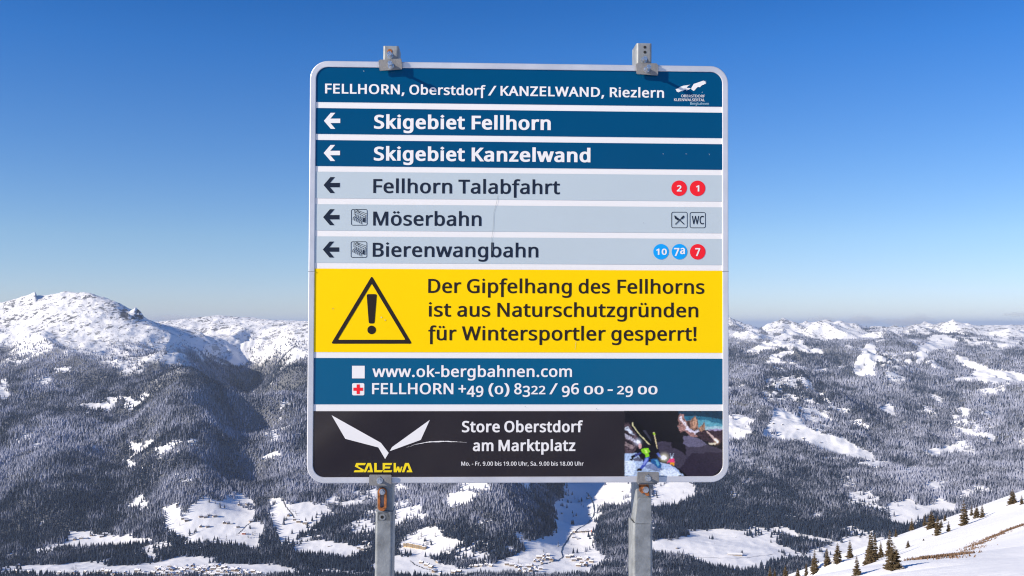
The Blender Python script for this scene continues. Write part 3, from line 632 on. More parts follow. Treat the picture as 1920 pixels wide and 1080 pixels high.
G584:326,302 198,0 0,-280 -23,-7 -23,-7 -24,-5 -23,-4 -25,-3 -26,-2 -28,-2 -29,0 -43,2 -39,7 -36,11 -32,16 -28,19 -25,24 -22,27 -17,32 -14,34 -10,38 -6,41 -2,43 2,44 7,40 11,37 15,35 20,31 23,27 27,24 32,20 34,16 39,11 41,7 46,3 23,-1 23,-2 23,-2 22,-4 21,-5 20,-6 20,-7 18,-7 -27,-63 -16,7 -16,6 -18,6 -18,5 -20,4 -19,3 -20,2 -20,0 -33,-2 -31,-5 -28,-9 -25,-12 -23,-15 -21,-19 -17,-21 -14,-25 -11,-27 -8,-29 -5,-32 -2,-35 2,-33 4,-31 7,-29 9,-27 13,-25 16,-22 19,-19 22,-16 25,-13 29,-9 33,-6 37,-1 18,0 17,1 15,1 14,2 13,2 12,2 12,2 11,3 0,170 -126,0
H594:516,0 -73,0 0,267 -293,0 0,-267 -72,0 0,573 72,0 0,-243 293,0 0,243 73,0
I272:239,0 -207,0 0,42 67,15 0,458 -67,16 0,42 207,0 0,-42 -67,-16 0,-458 67,-15
K496:496,0 -85,0 -202,273 -59,-51 0,-222 -72,0 0,573 72,0 0,-283 12,14 12,14 12,13 13,14 50,54 154,174 85,0 -227,-250
L420:78,0 0,573 72,0 0,-509 250,0 0,-64
M727:330,0 -188,502 -3,0 1,-9 0,-9 1,-11 1,-12 0,-13 1,-13 0,-14 1,-14 0,-15 0,-15 0,-15 0,-15 0,-347 -66,0 0,573 106,0 177,-470 3,0 180,470 106,0 0,-573 -72,0 0,352 0,14 0,14 1,14 0,14 0,13 1,14 1,12 0,13 3,41 -3,0 -191,-501
N609:532,0 -85,0 -306,476 -3,0 1,-10 0,-11 1,-11 1,-12 2,-54 1,-14 0,-15 0,-14 0,-15 0,-320 -66,0 0,573 83,0 306,-474 3,0 -2,38 -2,56 -1,15 0,15 -1,13 0,13 0,324 68,0
O626:577,287 -1,-32 -3,-31 -5,-30 -7,-28 -10,-26 -11,-24 -14,-22 -16,-21 -17,-19 -20,-16 -22,-14 -23,-11 -26,-9 -27,-7 -30,-4 -31,-1 -33,1 -30,4 -29,7 -26,9 -23,12 -22,14 -20,16 -17,18 -16,21 -13,22 -11,25 -9,26 -7,28 -5,29 -3,31 -1,33 2,43 5,39 9,38 13,34 16,31 20,27 24,24 28,21 31,16 35,11 39,7 43,2 42,-2 37,-7 35,-11 31,-16 27,-20 24,-24 20,-28 17,-31 13,-34 10,-38 6,-40|125,287 1,-35 4,-32 6,-30 9,-27 12,-25 14,-21 17,-19 19,-15 23,-13 25,-8 28,-6 31,-1 31,1 28,6 25,8 22,13 19,15 17,19 14,21 11,25 9,27 6,30 4,32 1,35 -3,51 -8,46 -14,39 -20,34 -25,27 -33,19 -38,11 -46,4 -31,-2 -28,-5 -25,-9 -23,-12 -19,-15 -17,-18 -14,-22 -12,-24 -9,-27 -6,-30 -4,-32
P485:229,573 53,-3 44,-8 37,-14 30,-20 22,-24 16,-29 10,-33 3,-38 0,-17 -3,-17 -3,-17 -5,-17 -7,-15 -9,-15 -10,-14 -12,-14 -15,-12 -16,-11 -19,-9 -21,-8 -23,-7 -26,-4 -28,-3 -31,-1 -66,0 0,-223 -72,0 0,573|223,511 -73,0 0,-226 58,0 26,0 24,3 21,3 19,5 17,7 15,8 12,11 10,12 8,13 5,16 4,18 1,20 -3,26 -6,22 -11,19 -16,16 -20,11 -25,9 -31,5
R499:236,573 34,-2 31,-3 28,-6 24,-7 22,-11 18,-12 16,-15 13,-17 10,-19 7,-21 4,-24 1,-26 -1,-22 -3,-20 -5,-18 -8,-16 -9,-15 -10,-13 -11,-11 -12,-10 -14,-8 -13,-8 -14,-7 -14,-5 157,-257 -84,0 -139,237 -114,0 0,-237 -72,0 0,573|232,510 -82,0 0,-212 86,0 32,1 28,5 23,9 19,12 14,16 10,18 6,22 2,26 -1,17 -3,16 -5,15 -6,12 -9,10 -10,9 -12,8 -14,6 -17,4 -18,3 -21,2
S440:403,153 -2,-25 -5,-22 -7,-21 -11,-19 -14,-17 -16,-14 -20,-13 -21,-11 -24,-8 -26,-6 -29,-4 -30,-1 -16,0 -15,1 -15,1 -15,1 -15,2 -13,2 -13,3 -13,2 -11,4 -11,3 -11,4 -9,4 0,69 15,-6 17,-6 19,-6 21,-5 21,-5 22,-3 23,-2 22,0 21,0 18,2 17,4 16,5 13,6 12,7 10,9 8,10 6,11 5,11 2,13 1,14 0,13 -3,13 -3,11 -6,10 -7,10 -9,9 -11,8 -14,9 -16,8 -19,9 -22,8 -24,10 -18,7 -17,7 -15,7 -15,8 -13,8 -12,9 -11,9 -10,10 -9,10 -7,11 -6,12 -6,12 -4,14 -3,14 -1,15 -1,17 2,22 4,20 7,19 10,17 13,15 15,14 17,11 20,10 21,8 23,5 25,3 26,2 23,-1 22,-2 21,-2 21,-4 19,-5 18,-5 17,-7 17,-6 -23,-62 -15,6 -15,6 -17,5 -17,4 -18,4 -18,3 -18,2 -19,0 -17,0 -16,-2 -14,-4 -13,-4 -11,-6 -10,-7 -8,-8 -7,-8 -5,-10 -4,-11 -2,-11 -1,-12 1,-14 2,-13 4,-11 5,-10 7,-10 9,-9 11,-8 12,-8 15,-8 17,-8 20,-8 22,-9 24,-9 23,-10 20,-10 19,-10 16,-11 14,-13 12,-13 11,-14 7,-16 6,-18 3,-19
T446:259,0 -72,0 0,509 -179,0 0,64 429,0 0,-64 -178,0
U586:513,202 -1,-29 -5,-27 -7,-26 -11,-25 -13,-23 -17,-20 -20,-17 -23,-15 -27,-12 -29,-9 -33,-5 -37,-2 -50,4 -44,11 -37,18 -31,25 -24,32 -18,36 -10,40 -4,46 0,369 72,0 0,-372 3,-33 7,-29 11,-25 17,-21 21,-17 25,-12 31,-7 35,-2 25,1 23,3 19,6 18,8 15,11 13,12 11,14 9,16 6,17 5,18 3,20 1,21 0,371 71,0
V481:481,573 -204,-573 -73,0 -204,573 75,0 129,-368 5,-11 4,-12 3,-11 4,-11 3,-10 3,-11 3,-10 2,-10 3,-10 2,-9 2,-10 3,-10 2,10 2,10 2,10 3,9 3,11 2,10 4,10 3,11 3,11 4,11 4,12 4,12 128,366
W746:735,573 -152,-573 -73,0 -111,375 -10,35 -9,33 -7,28 -3,17 -3,-17 -1,-6 -2,-7 -1,-7 -2,-8 -9,-34 -2,-9 -2,-9 -3,-9 -3,-9 -108,-373 -73,0 -151,573 75,0 89,-350 2,-9 3,-9 2,-10 2,-9 7,-35 2,-8 2,-9 1,-8 1,-8 5,-31 5,32 2,9 2,9 1,8 2,9 2,9 3,10 2,9 2,9 10,36 101,346 74,0 105,-348 3,-10 3,-9 2,-9 3,-10 2,-9 2,-9 3,-9 2,-9 2,-9 1,-9 2,-8 1,-8 6,-30 1,10 2,10 1,11 2,11 2,11 3,11 2,12 3,12 3,12 3,12 3,12 3,13 88,349
Z458:427,0 -397,0 0,55 302,453 -292,0 0,65 379,0 0,-55 -301,-454 309,0
a450:231,437 37,-2 31,-7 27,-10 21,-15 17,-20 12,-25 7,-30 2,-35 0,-293 -51,0 -14,61 -3,0 -10,-11 -9,-10 -10,-10 -9,-8 -11,-7 -10,-6 -12,-6 -12,-4 -14,-3 -14,-2 -16,-2 -18,0 -18,1 -18,2 -17,5 -16,6 -15,7 -13,10 -11,11 -9,14 -8,15 -6,17 -3,19 -1,20 3,31 10,26 15,23 22,20 29,15 36,11 42,8 49,4 73,2 0,26 -1,24 -5,21 -7,17 -10,12 -13,9 -15,7 -18,4 -20,1 -17,-1 -16,-1 -16,-4 -15,-4 -15,-5 -15,-6 -14,-6 -13,-6 -22,53 15,8 16,6 17,7 19,5 19,5 20,3 20,2|252,208 -37,-3 -31,-5 -25,-8 -18,-10 -14,-12 -9,-15 -6,-17 -2,-19 1,-17 4,-15 7,-12 10,-9 12,-8 13,-5 15,-3 16,-1 27,2 23,5 22,10 19,13 16,17 11,21 7,25 2,30 0,38
b493:139,461 0,-13 -1,-13 0,-13 0,-12 -1,-11 -1,-10 0,-9 -1,-7 4,0 10,13 12,12 13,11 15,10 17,8 20,5 22,4 24,1 38,-3 34,-11 30,-17 27,-25 21,-31 15,-38 9,-45 3,-52 -1,-35 -4,-33 -7,-29 -10,-27 -12,-23 -15,-20 -16,-17 -19,-14 -21,-11 -22,-8 -24,-4 -26,-2 -24,1 -22,4 -20,5 -17,8 -15,10 -13,11 -12,11 -10,13 -6,0 -14,-55 -51,0 0,609 71,0|260,379 -22,-2 -19,-3 -17,-5 -14,-8 -13,-10 -10,-12 -8,-14 -7,-17 -5,-19 -3,-21 -3,-24 0,-27 0,-3 1,-37 5,-33 8,-28 12,-23 16,-19 21,-13 27,-8 32,-2 27,2 24,8 20,13 16,19 12,24 9,28 5,33 2,38 -2,38 -5,33 -9,28 -12,23 -17,18 -20,12 -23,8
c385:241,-8 -28,1 -26,5 -25,7 -23,10 -21,13 -19,17 -16,20 -14,22 -11,27 -8,29 -4,33 -2,37 2,37 5,34 8,31 12,27 14,23 17,20 19,16 21,14 24,10 25,7 26,4 28,2 17,-1 16,-1 15,-2 16,-3 14,-4 13,-3 12,-5 10,-4 -21,-59 -10,4 -11,3 -12,3 -12,4 -13,2 -12,2 -12,2 -11,0 -21,-1 -19,-4 -17,-5 -15,-8 -13,-11 -11,-12 -10,-15 -7,-17 -6,-19 -5,-21 -2,-24 -1,-26 1,-24 2,-23 5,-21 6,-19 7,-17 10,-15 11,-12 13,-11 14,-8 16,-5 18,-4 20,-1 17,0 16,2 15,2 14,3 13,4 13,4 12,5 11,5 0,-63 -11,-5 -12,-5 -12,-4 -12,-3 -14,-3 -15,-2 -17,-1
d493:221,-8 -39,3 -34,11 -30,17 -26,25 -21,31 -15,38 -9,45 -3,52 3,52 9,45 15,39 22,31 26,25 30,18 34,10 38,4 17,-1 15,-1 14,-3 13,-4 12,-4 11,-5 11,-7 9,-6 9,-8 8,-8 8,-8 6,-9 5,0 -3,31 0,10 -1,9 0,7 -1,7 0,171 71,0 0,-609 -57,0 -10,58 -4,0 -6,-9 -8,-9 -8,-8 -9,-8 -9,-7 -11,-6 -11,-5 -13,-5 -13,-4 -14,-3 -15,-1|232,51 31,2 27,7 21,11 17,17 12,21 8,26 6,30 1,35 0,13 -1,38 -5,33 -9,29 -11,23 -16,19 -22,14 -27,8 -33,2 -27,-3 -23,-8 -19,-14 -16,-20 -13,-25 -9,-28 -5,-32 -2,-36 2,-37 5,-32 9,-28 13,-23 16,-19 19,-13 24,-8
e452:234,438 27,-2 25,-4 22,-8 21,-10 19,-13 16,-16 14,-18 12,-21 9,-23 7,-24 4,-27 1,-28 0,-43 -294,0 3,-34 7,-30 12,-26 15,-21 20,-16 23,-12 27,-7 30,-3 20,1 19,1 17,2 17,4 16,4 16,5 16,6 17,7 0,-62 -16,-7 -17,-5 -16,-5 -16,-4 -17,-3 -18,-2 -20,-2 -21,0 -30,2 -27,4 -27,8 -24,11 -22,14 -20,17 -16,20 -15,23 -11,26 -8,29 -5,31 -2,35 2,34 4,31 7,29 11,27 13,24 15,21 18,17 20,16 23,12 24,8 26,5|233,380 -24,-2 -21,-6 -18,-10 -16,-14 -14,-18 -10,-21 -7,-24 -4,-28 219,0 -1,18 -2,17 -4,15 -5,15 -6,12 -8,12 -9,10 -11,8 -12,7 -14,5 -15,3
f276:266,375 -108,0 0,-375 -71,0 0,375 -75,0 0,33 75,24 0,25 1,26 4,24 5,21 7,19 9,16 11,14 13,11 15,9 16,7 18,5 20,3 21,1 12,0 13,-1 11,-1 11,-2 10,-2 10,-3 8,-2 8,-3 -18,-55 -7,2 -7,2 -8,2 -8,2 -8,1 -9,2 -8,0 -9,1 -17,-2 -14,-4 -12,-8 -10,-10 -7,-13 -6,-17 -3,-21 -1,-23 0,-28 108,0
g493:221,438 20,-1 20,-3 19,-5 17,-7 17,-9 15,-11 14,-14 12,-15 4,0 10,57 56,0 0,-437 -1,-29 -4,-27 -7,-25 -9,-21 -12,-20 -14,-17 -17,-14 -20,-12 -23,-9 -25,-6 -29,-4 -31,-1 -23,0 -22,1 -21,2 -20,3 -19,4 -18,5 -16,5 -16,7 0,65 16,-8 17,-6 18,-6 20,-5 21,-4 21,-3 23,-1 23,-1 26,2 23,6 20,10 18,15 13,17 10,21 6,24 2,26 0,17 0,5 0,7 1,7 0,9 0,8 1,7 0,6 1,4 -4,0 -11,-15 -14,-14 -14,-11 -16,-9 -18,-7 -18,-5 -20,-3 -22,-1 -39,4 -35,11 -30,18 -26,26 -21,32 -14,38 -9,43 -3,50 3,49 9,43 14,38 21,33 26,27 30,19 34,11|230,379 -17,-2 -16,-3 -15,-6 -13,-9 -12,-10 -10,-13 -9,-16 -8,-17 -5,-19 -5,-22 -2,-23 -1,-26 2,-37 5,-33 10,-28 12,-23 17,-19 19,-13 23,-8 27,-2 16,0 14,2 14,2 12,4 11,5 10,6 9,7 8,9 8,9 6,11 5,12 4,14 3,14 2,16 2,18 0,18 0,17 -1,28 -2,25 -4,22 -6,20 -8,17 -9,14 -11,12 -13,10 -15,7 -17,5 -19,3
h495:139,431 0,-8 -1,-8 0,-8 0,-8 -1,-7 -1,-8 0,-7 -1,-7 5,0 7,11 8,10 9,9 10,7 11,7 11,6 12,5 13,4 12,4 14,2 13,2 13,0 25,-1 23,-3 21,-5 18,-7 17,-10 14,-11 12,-14 10,-16 8,-19 5,-21 4,-24 1,-26 0,-280 -70,0 0,275 -2,24 -4,22 -7,17 -10,15 -14,11 -16,8 -20,5 -23,2 -23,-2 -20,-3 -18,-6 -15,-8 -12,-10 -11,-12 -9,-14 -7,-16 -5,-19 -3,-20 -3,-23 0,-24 0,-222 -71,0 0,609 71,0
i207:139,430 0,-430 -71,0 0,430|104,591 8,-1 7,-2 7,-3 7,-5 5,-6 4,-8 2,-9 1,-11 -1,-10 -2,-10 -4,-7 -5,-7 -7,-4 -7,-4 -7,-2 -8,-1 -8,1 -8,2 -7,4 -6,4 -6,7 -3,7 -3,10 0,10 0,11 3,9 3,8 6,6 6,5 7,3 8,2
j207:18,-192 -10,0 -9,0 -9,1 -8,1 -7,2 -7,1 -6,2 -6,2 0,57 6,-1 6,-2 6,-1 7,-2 6,-1 7,0 7,-1 8,0 12,1 11,3 10,4 9,6 8,9 5,11 3,15 1,18 0,497 71,0 0,-494 -1,-20 -2,-17 -4,-17 -6,-15 -7,-14 -9,-12 -11,-10 -12,-8 -15,-7 -16,-5 -18,-3|63,546 0,11 3,9 3,8 6,6 6,5 7,3 8,2 8,1 8,-1 7,-2 7,-3 7,-5 5,-6 4,-8 2,-9 1,-11 -1,-10 -2,-10 -4,-7 -5,-7 -7,-4 -7,-4 -7,-2 -8,-1 -8,1 -8,2 -7,4 -6,4 -6,7 -3,7 -3,10
k428:138,291 0,-7 0,-8 -1,-9 0,-10 -2,-36 3,0 14,19 20,24 5,6 4,6 4,4 4,5 137,145 83,0 -174,-184 186,-246 -85,0 -149,200 -49,-42 0,-158 -70,0 0,609 70,0
l207:139,0 -71,0 0,609 71,0
m750:540,438 34,-2 29,-7 25,-12 21,-16 16,-22 11,-27 7,-33 2,-39 0,-280 -70,0 0,277 -1,23 -4,21 -7,17 -9,15 -12,11 -15,8 -18,5 -21,2 -29,-3 -25,-7 -20,-11 -16,-16 -12,-20 -8,-24 -5,-28 -2,-33 0,-237 -69,0 0,277 -1,16 -2,15 -3,13 -4,12 -5,11 -7,9 -8,8 -9,6 -10,5 -12,4 -13,2 -15,1 -20,-2 -18,-3 -16,-6 -14,-8 -11,-10 -10,-12 -8,-14 -6,-16 -5,-18 -4,-21 -2,-22 0,-24 0,-223 -71,0 0,430 57,0 11,-59 4,0 7,11 8,10 8,9 10,8 10,7 11,6 11,5 12,4 12,3 12,2 13,1 12,1 24,-1 22,-4 20,-5 17,-8 16,-10 13,-12 11,-15 9,-17 4,0 12,17 13,15 16,12 18,10 19,8 19,5 20,4
n495:275,438 36,-2 32,-7 26,-12 22,-16 18,-22 12,-27 7,-33 3,-39 0,-280 -70,0 0,275 -2,24 -4,22 -7,17 -10,15 -14,11 -16,8 -20,5 -23,2 -33,-3 -28,-8 -22,-12 -16,-18 -12,-22 -8,-27 -6,-31 -1,-35 0,-223 -71,0 0,430 57,0 11,-59 4,0 7,11 9,10 9,9 10,8 11,7 12,6 12,5 12,4 13,3 13,2 14,1
o485:442,216 -1,-26 -3,-25 -4,-23 -6,-21 -8,-20 -9,-19 -11,-16 -12,-15 -14,-14 -15,-12 -17,-10 -18,-8 -19,-7 -20,-4 -21,-3 -23,-1 -20,1 -21,3 -19,4 -18,7 -18,8 -16,10 -15,12 -14,14 -12,15 -11,16 -10,19 -8,20 -7,21 -4,23 -3,25 -1,26 2,34 4,32 8,28 10,26 13,24 16,20 19,17 21,15 24,11 25,8 28,5 30,2 28,-2 27,-5 25,-8 23,-11 21,-15 19,-17 16,-20 14,-24 11,-26 8,-28 4,-32|117,216 1,-25 2,-22 5,-22 5,-19 8,-18 9,-15 12,-13 13,-11 15,-9 16,-6 19,-4 21,-1 21,1 18,4 17,6 15,9 13,11 12,13 9,15 8,18 5,19 5,22 2,22 1,25 -1,24 -3,23 -4,21 -6,19 -7,17 -10,15 -11,13 -13,11 -15,8 -17,7 -19,3 -21,2 -30,-3 -27,-8 -21,-14 -17,-19 -13,-24 -10,-27 -5,-32
p493:273,438 37,-4 34,-10 30,-17 27,-24 21,-32 15,-38 9,-45 3,-52 -1,-35 -4,-33 -7,-29 -10,-26 -12,-24 -14,-20 -17,-18 -19,-14 -20,-11 -23,-8 -24,-4 -26,-2 -16,1 -15,1 -14,3 -14,4 -12,5 -11,5 -11,6 -9,7 -9,7 -8,7 -8,8 -6,9 -5,0 1,-8 1,-8 0,-9 1,-10 1,-10 0,-9 1,-9 0,-8 0,-176 -71,0 0,622 58,0 10,-59 3,0 6,9 8,9 8,8 9,8 9,7 10,7 12,5 12,5 13,4 14,3 16,1|260,379 -21,-2 -18,-3 -17,-5 -14,-7 -12,-9 -11,-11 -9,-14 -6,-15 -6,-18 -4,-20 -2,-21 -1,-25 0,-13 0,-26 3,-23 3,-22 5,-19 7,-17 8,-16 11,-13 12,-10 15,-9 17,-6 19,-3 22,-1 19,1 17,4 15,7 14,9 12,12 10,14 9,15 7,18 5,19 4,21 2,22 1,24 -2,35 -5,31 -9,27 -12,24 -17,20 -20,13 -23,9
q493:354,-9 1,8 0,8 0,9 0,9 1,9 0,9 1,8 1,7 -4,0 -10,-13 -12,-13 -14,-11 -15,-10 -18,-8 -19,-6 -23,-4 -24,-1 -37,3 -34,11 -29,17 -26,25 -22,31 -15,38 -9,45 -3,52 2,35 4,33 7,29 10,27 12,23 14,20 17,17 19,15 21,11 22,8 24,4 25,2 24,-1 22,-4 20,-6 17,-8 15,-11 14,-11 12,-12 10,-14 3,0 11,59 56,0 0,-622 -71,0|233,51 21,1 18,3 17,5 15,7 12,9 11,11 8,13 7,16 6,18 4,19 2,22 1,24 0,14 -1,39 -6,33 -8,29 -12,23 -16,19 -22,13 -27,8 -32,2 -27,-3 -23,-8 -20,-14 -16,-20 -12,-25 -9,-28 -5,-32 -2,-36 2,-37 5,-31 9,-28 13,-24 16,-18 20,-14 23,-8
r331:269,438 6,0 6,0 7,-1 7,0 6,-1 7,-1 6,-1 5,-1 -9,-65 -5,1 -6,1 -5,1 -7,1 -6,1 -6,0 -5,1 -6,0 -12,-1 -12,-2 -12,-3 -11,-5 -11,-5 -11,-7 -9,-8 -10,-9 -8,-10 -7,-11 -7,-12 -5,-12 -5,-14 -3,-14 -2,-16 0,-16 0,-229 -71,0 0,430 58,0 8,-79 3,0 7,12 8,11 9,11 9,10 10,9 11,9 11,7 12,6 13,5 13,4 14,2
s384:348,119 -1,-20 -4,-19 -7,-16 -9,-15 -11,-13 -14,-12 -16,-10 -18,-8 -20,-6 -22,-4 -24,-3 -26,-1 -21,0 -20,2 -19,2 -17,3 -16,4 -15,5 -13,5 -13,6 0,64 13,-6 15,-6 16,-6 18,-5 18,-5 19,-3 18,-2 19,-1 25,1 21,3 18,6 14,7 10,10 8,10 4,13 2,13 -1,8 -1,8 -3,7 -4,6 -5,7 -7,6 -9,6 -11,7 -12,6 -15,7 -18,8 -20,8 -20,8 -19,8 -17,8 -15,8 -14,8 -13,9 -10,10 -9,11 -7,12 -5,14 -3,15 -1,17 3,26 8,22 14,20 19,16 24,13 28,9 31,6 34,2 19,-1 19,-1 18,-2 17,-4 17,-4 16,-5 16,-6 15,-6 -24,-56 -14,5 -14,5 -14,5 -15,4 -15,4 -15,2 -15,2 -16,0 -20,-1 -18,-2 -15,-5 -13,-6 -10,-8 -7,-8 -4,-11 -2,-11 1,-9 2,-7 3,-8 5,-6 6,-6 8,-6 9,-6 12,-6 13,-6 15,-7 17,-7 20,-8 20,-7 18,-8 17,-8 15,-8 13,-9 12,-9 10,-10 9,-11 6,-12 5,-14 3,-15
t289:212,50 8,0 8,0 8,1 9,2 8,1 7,1 6,2 6,2 0,-54 -6,-3 -8,-2 -8,-2 -10,-2 -11,-2 -10,-1 -10,-1 -9,0 -17,1 -16,2 -15,4 -14,5 -14,7 -12,9 -11,11 -10,13 -7,16 -6,19 -3,21 -1,25 0,250 -61,0 0,34 62,28 28,91 41,0 0,-98 125,0 0,-55 -125,0 0,-248 2,-19 3,-15 6,-14 8,-10 10,-9 12,-6 13,-3
u495:427,430 0,-430 -57,0 -11,57 -3,0 -7,-11 -9,-10 -9,-8 -10,-8 -11,-7 -12,-5 -12,-5 -13,-4 -13,-3 -13,-2 -13,-2 -14,0 -25,1 -22,3 -21,5 -18,7 -17,10 -14,11 -12,14 -10,16 -8,19 -5,21 -4,23 -1,26 0,282 72,0 0,-277 1,-24 5,-21 7,-17 10,-15 13,-11 17,-8 19,-5 23,-1 23,1 20,3 18,6 15,8 13,10 11,12 8,14 7,16 5,19 4,20 2,22 1,24 0,224
v407:163,0 -163,430 75,0 92,-254 3,-9 3,-9 4,-10 3,-11 4,-11 3,-10 3,-10 3,-10 3,-10 2,-8 2,-8 1,-7 3,0 2,7 2,8 3,9 3,9 3,10 3,11 4,10 3,11 14,38 91,254 75,0 -163,-430
w630:346,243 -10,33 -2,8 -3,8 -2,8 -1,8 -7,27 -2,6 -1,6 -1,5 -1,5 -3,0 -5,-22 -6,-28 -2,-8 -2,-7 -2,-8 -2,-9 -2,-8 -3,-8 -2,-8 -3,-9 -77,-241 -80,0 -118,430 73,0 59,-230 3,-11 3,-12 3,-12 3,-12 3,-11 2,-12 3,-11 2,-11 2,-10 2,-9 1,-9 1,-8 3,0 6,24 7,31 2,8 2,8 2,8 2,8 2,7 2,8 2,7 2,6 76,243 77,0 74,-243 12,-39 3,-10 3,-10 2,-10 3,-10 2,-10 2,-9 1,-8 1,-8 3,0 1,7 2,8 1,9 2,10 3,10 2,11 3,12 3,12 3,12 3,12 3,12 3,12 60,230 72,0 -119,-430 -83,0
x424:170,220 -148,210 80,0 111,-162 109,162 80,0 -149,-210 157,-220 -80,0 -117,172 -119,-172 -80,0
y409:1,430 75,0 93,-245 4,-10 4,-11 4,-10 3,-10 3,-10 4,-10 3,-10 2,-9 3,-10 2,-9 3,-9 1,-9 4,0 2,11 4,12 4,14 5,16 5,16 5,16 6,17 5,16 88,244 76,0 -185,-489 -8,-20 -9,-18 -9,-17 -10,-16 -11,-14 -12,-12 -13,-11 -14,-9 -15,-7 -17,-5 -19,-3 -20,-1 -9,0 -9,0 -8,1 -7,1 -7,1 -7,1 -6,1 -5,1 0,56 21,-3 6,-1 7,0 6,-1 7,0 12,1 11,2 11,2 9,4 9,6 8,6 7,7 7,8 6,9 6,10 5,10 5,11 22,57
z377:346,0 -315,0 0,47 231,328 -217,0 0,55 295,0 0,-53 -228,-322 234,0
ö485:442,216 -1,-26 -3,-25 -4,-23 -6,-21 -8,-20 -9,-19 -11,-16 -12,-15 -14,-14 -15,-12 -17,-10 -18,-8 -19,-7 -20,-4 -21,-3 -23,-1 -20,1 -21,3 -19,4 -18,7 -18,8 -16,10 -15,12 -14,14 -12,15 -11,16 -10,19 -8,20 -7,21 -4,23 -3,25 -1,26 2,34 4,32 8,28 10,26 13,24 16,20 19,17 21,15 24,11 25,8 28,5 30,2 28,-2 27,-5 25,-8 23,-11 21,-15 19,-17 16,-20 14,-24 11,-26 8,-28 4,-32|117,216 1,-25 2,-22 5,-22 5,-19 8,-18 9,-15 12,-13 13,-11 15,-9 16,-6 19,-4 21,-1 21,1 18,4 17,6 15,9 13,11 12,13 9,15 8,18 5,19 5,22 2,22 1,25 -1,24 -3,23 -4,21 -6,19 -7,17 -10,15 -11,13 -13,11 -15,8 -17,7 -19,3 -21,2 -30,-3 -27,-8 -21,-14 -17,-19 -13,-24 -10,-27 -5,-32|131,546 0,10 3,8 3,7 5,5 6,4 6,3 7,2 7,0 8,0 7,-2 6,-3 6,-4 5,-5 3,-7 2,-8 1,-10 -1,-9 -2,-8 -3,-7 -5,-6 -6,-4 -6,-3 -7,-2 -8,-1 -7,1 -7,2 -6,3 -6,4 -5,6 -3,7 -3,8|281,546 1,10 2,8 4,7 4,5 6,4 6,3 7,2 7,0 8,0 7,-2 6,-3 6,-4 5,-5 3,-7 2,-8 1,-10 -1,-9 -2,-8 -3,-7 -5,-6 -6,-4 -6,-3 -7,-2 -8,-1 -7,1 -7,2 -6,3 -6,4 -4,6 -4,7 -2,8
ü495:427,430 0,-430 -57,0 -11,57 -3,0 -7,-11 -9,-10 -9,-8 -10,-8 -11,-7 -12,-5 -12,-5 -13,-4 -13,-3 -13,-2 -13,-2 -14,0 -25,1 -22,3 -21,5 -18,7 -17,10 -14,11 -12,14 -10,16 -8,19 -5,21 -4,23 -1,26 0,282 72,0 0,-277 1,-24 5,-21 7,-17 10,-15 13,-11 17,-8 19,-5 23,-1 23,1 20,3 18,6 15,8 13,10 11,12 8,14 7,16 5,19 4,20 2,22 1,24 0,224|136,546 0,10 2,8 4,7 5,5 6,4 6,3 7,2 7,0 8,0 6,-2 7,-3 6,-4 5,-5 3,-7 2,-8 1,-10 -1,-9 -2,-8 -3,-7 -5,-6 -6,-4 -7,-3 -6,-2 -8,-1 -7,1 -7,2 -6,3 -6,4 -5,6 -4,7 -2,8|286,546 1,10 2,8 3,7 5,5 6,4 6,3 7,2 7,0 8,0 6,-2 7,-3 6,-4 5,-5 3,-7 2,-8 1,-10 -1,-9 -2,-8 -3,-7 -5,-6 -6,-4 -7,-3 -6,-2 -8,-1 -7,1 -7,2 -6,3 -6,4 -5,6 -3,7 -2,8"""
# ------------------------------------------------------------------ lettering: humanist sans, outlines in thousandths of the body size
GLYPHS = {}
for line in GLYPHS_RAW.split('\n'):
    ch, rest = line[0], line[1:]
    adv, body = rest.split(':', 1)
    cs = []
    if body:
        for part in body.split('|'):
            x = y = 0; c = []
            for pr in part.split(' '):
                dx, dy = pr.split(','); x += int(dx); y += int(dy); c.append((x, y))
            cs.append(c)
    GLYPHS[ch] = (int(adv), cs)
CAP, XH = 573.0, 430.0
def _centre(c):
    return sum(p[0] for p in c) / len(c), sum(p[1] for p in c) / len(c)
def signage_cut(ch, cs):
    """the sign's own cut: lozenge dots, f that drops below the line"""
    out = []
    for c in cs:
        xs, ys = [p[0] for p in c], [p[1] for p in c]
        if ch in 'iöüj' and min(ys) > XH + 40 and max(xs) - min(xs) < 130:
            mx, my, d = (min(xs) + max(xs)) / 2, (min(ys) + max(ys)) / 2 + 8, 44
            c = [(mx, my + d), (mx + d, my), (mx, my - d), (mx - d, my)]
        if ch == 'f':
            c = [(x, -165 if y == 0 else y) for x, y in c]
        out.append(c)
    return out
OLD = {'0': (0.75, 0), '1': (0.75, 0), '2': (0.75, 0), '3': (1, -143), '4': (1, -143), '5': (1, -143), '7': (1, -143), '9': (1, -143)}
def offset(c, ox, oy):
    n = len(c); out = []
    for i in range(n):
        p0, p1, p2 = c[i - 1], c[i], c[(i + 1) % n]
        d1 = Vector((p1[0] - p0[0], p1[1] - p0[1])); d2 = Vector((p2[0] - p1[0], p2[1] - p1[1]))
        if d1.length < 1e-6 or d2.length < 1e-6: out.append(p1); continue
        d1.normalize(); d2.normalize()
        n1, n2 = Vector((-d1.y, d1.x)), Vector((-d2.y, d2.x))
        k = max(1 + n1.dot(n2), 0.45)
        m = (n1 + n2) / k
        out.append((p1[0] + m.x * ox, p1[1] + m.y * oy))
    return out
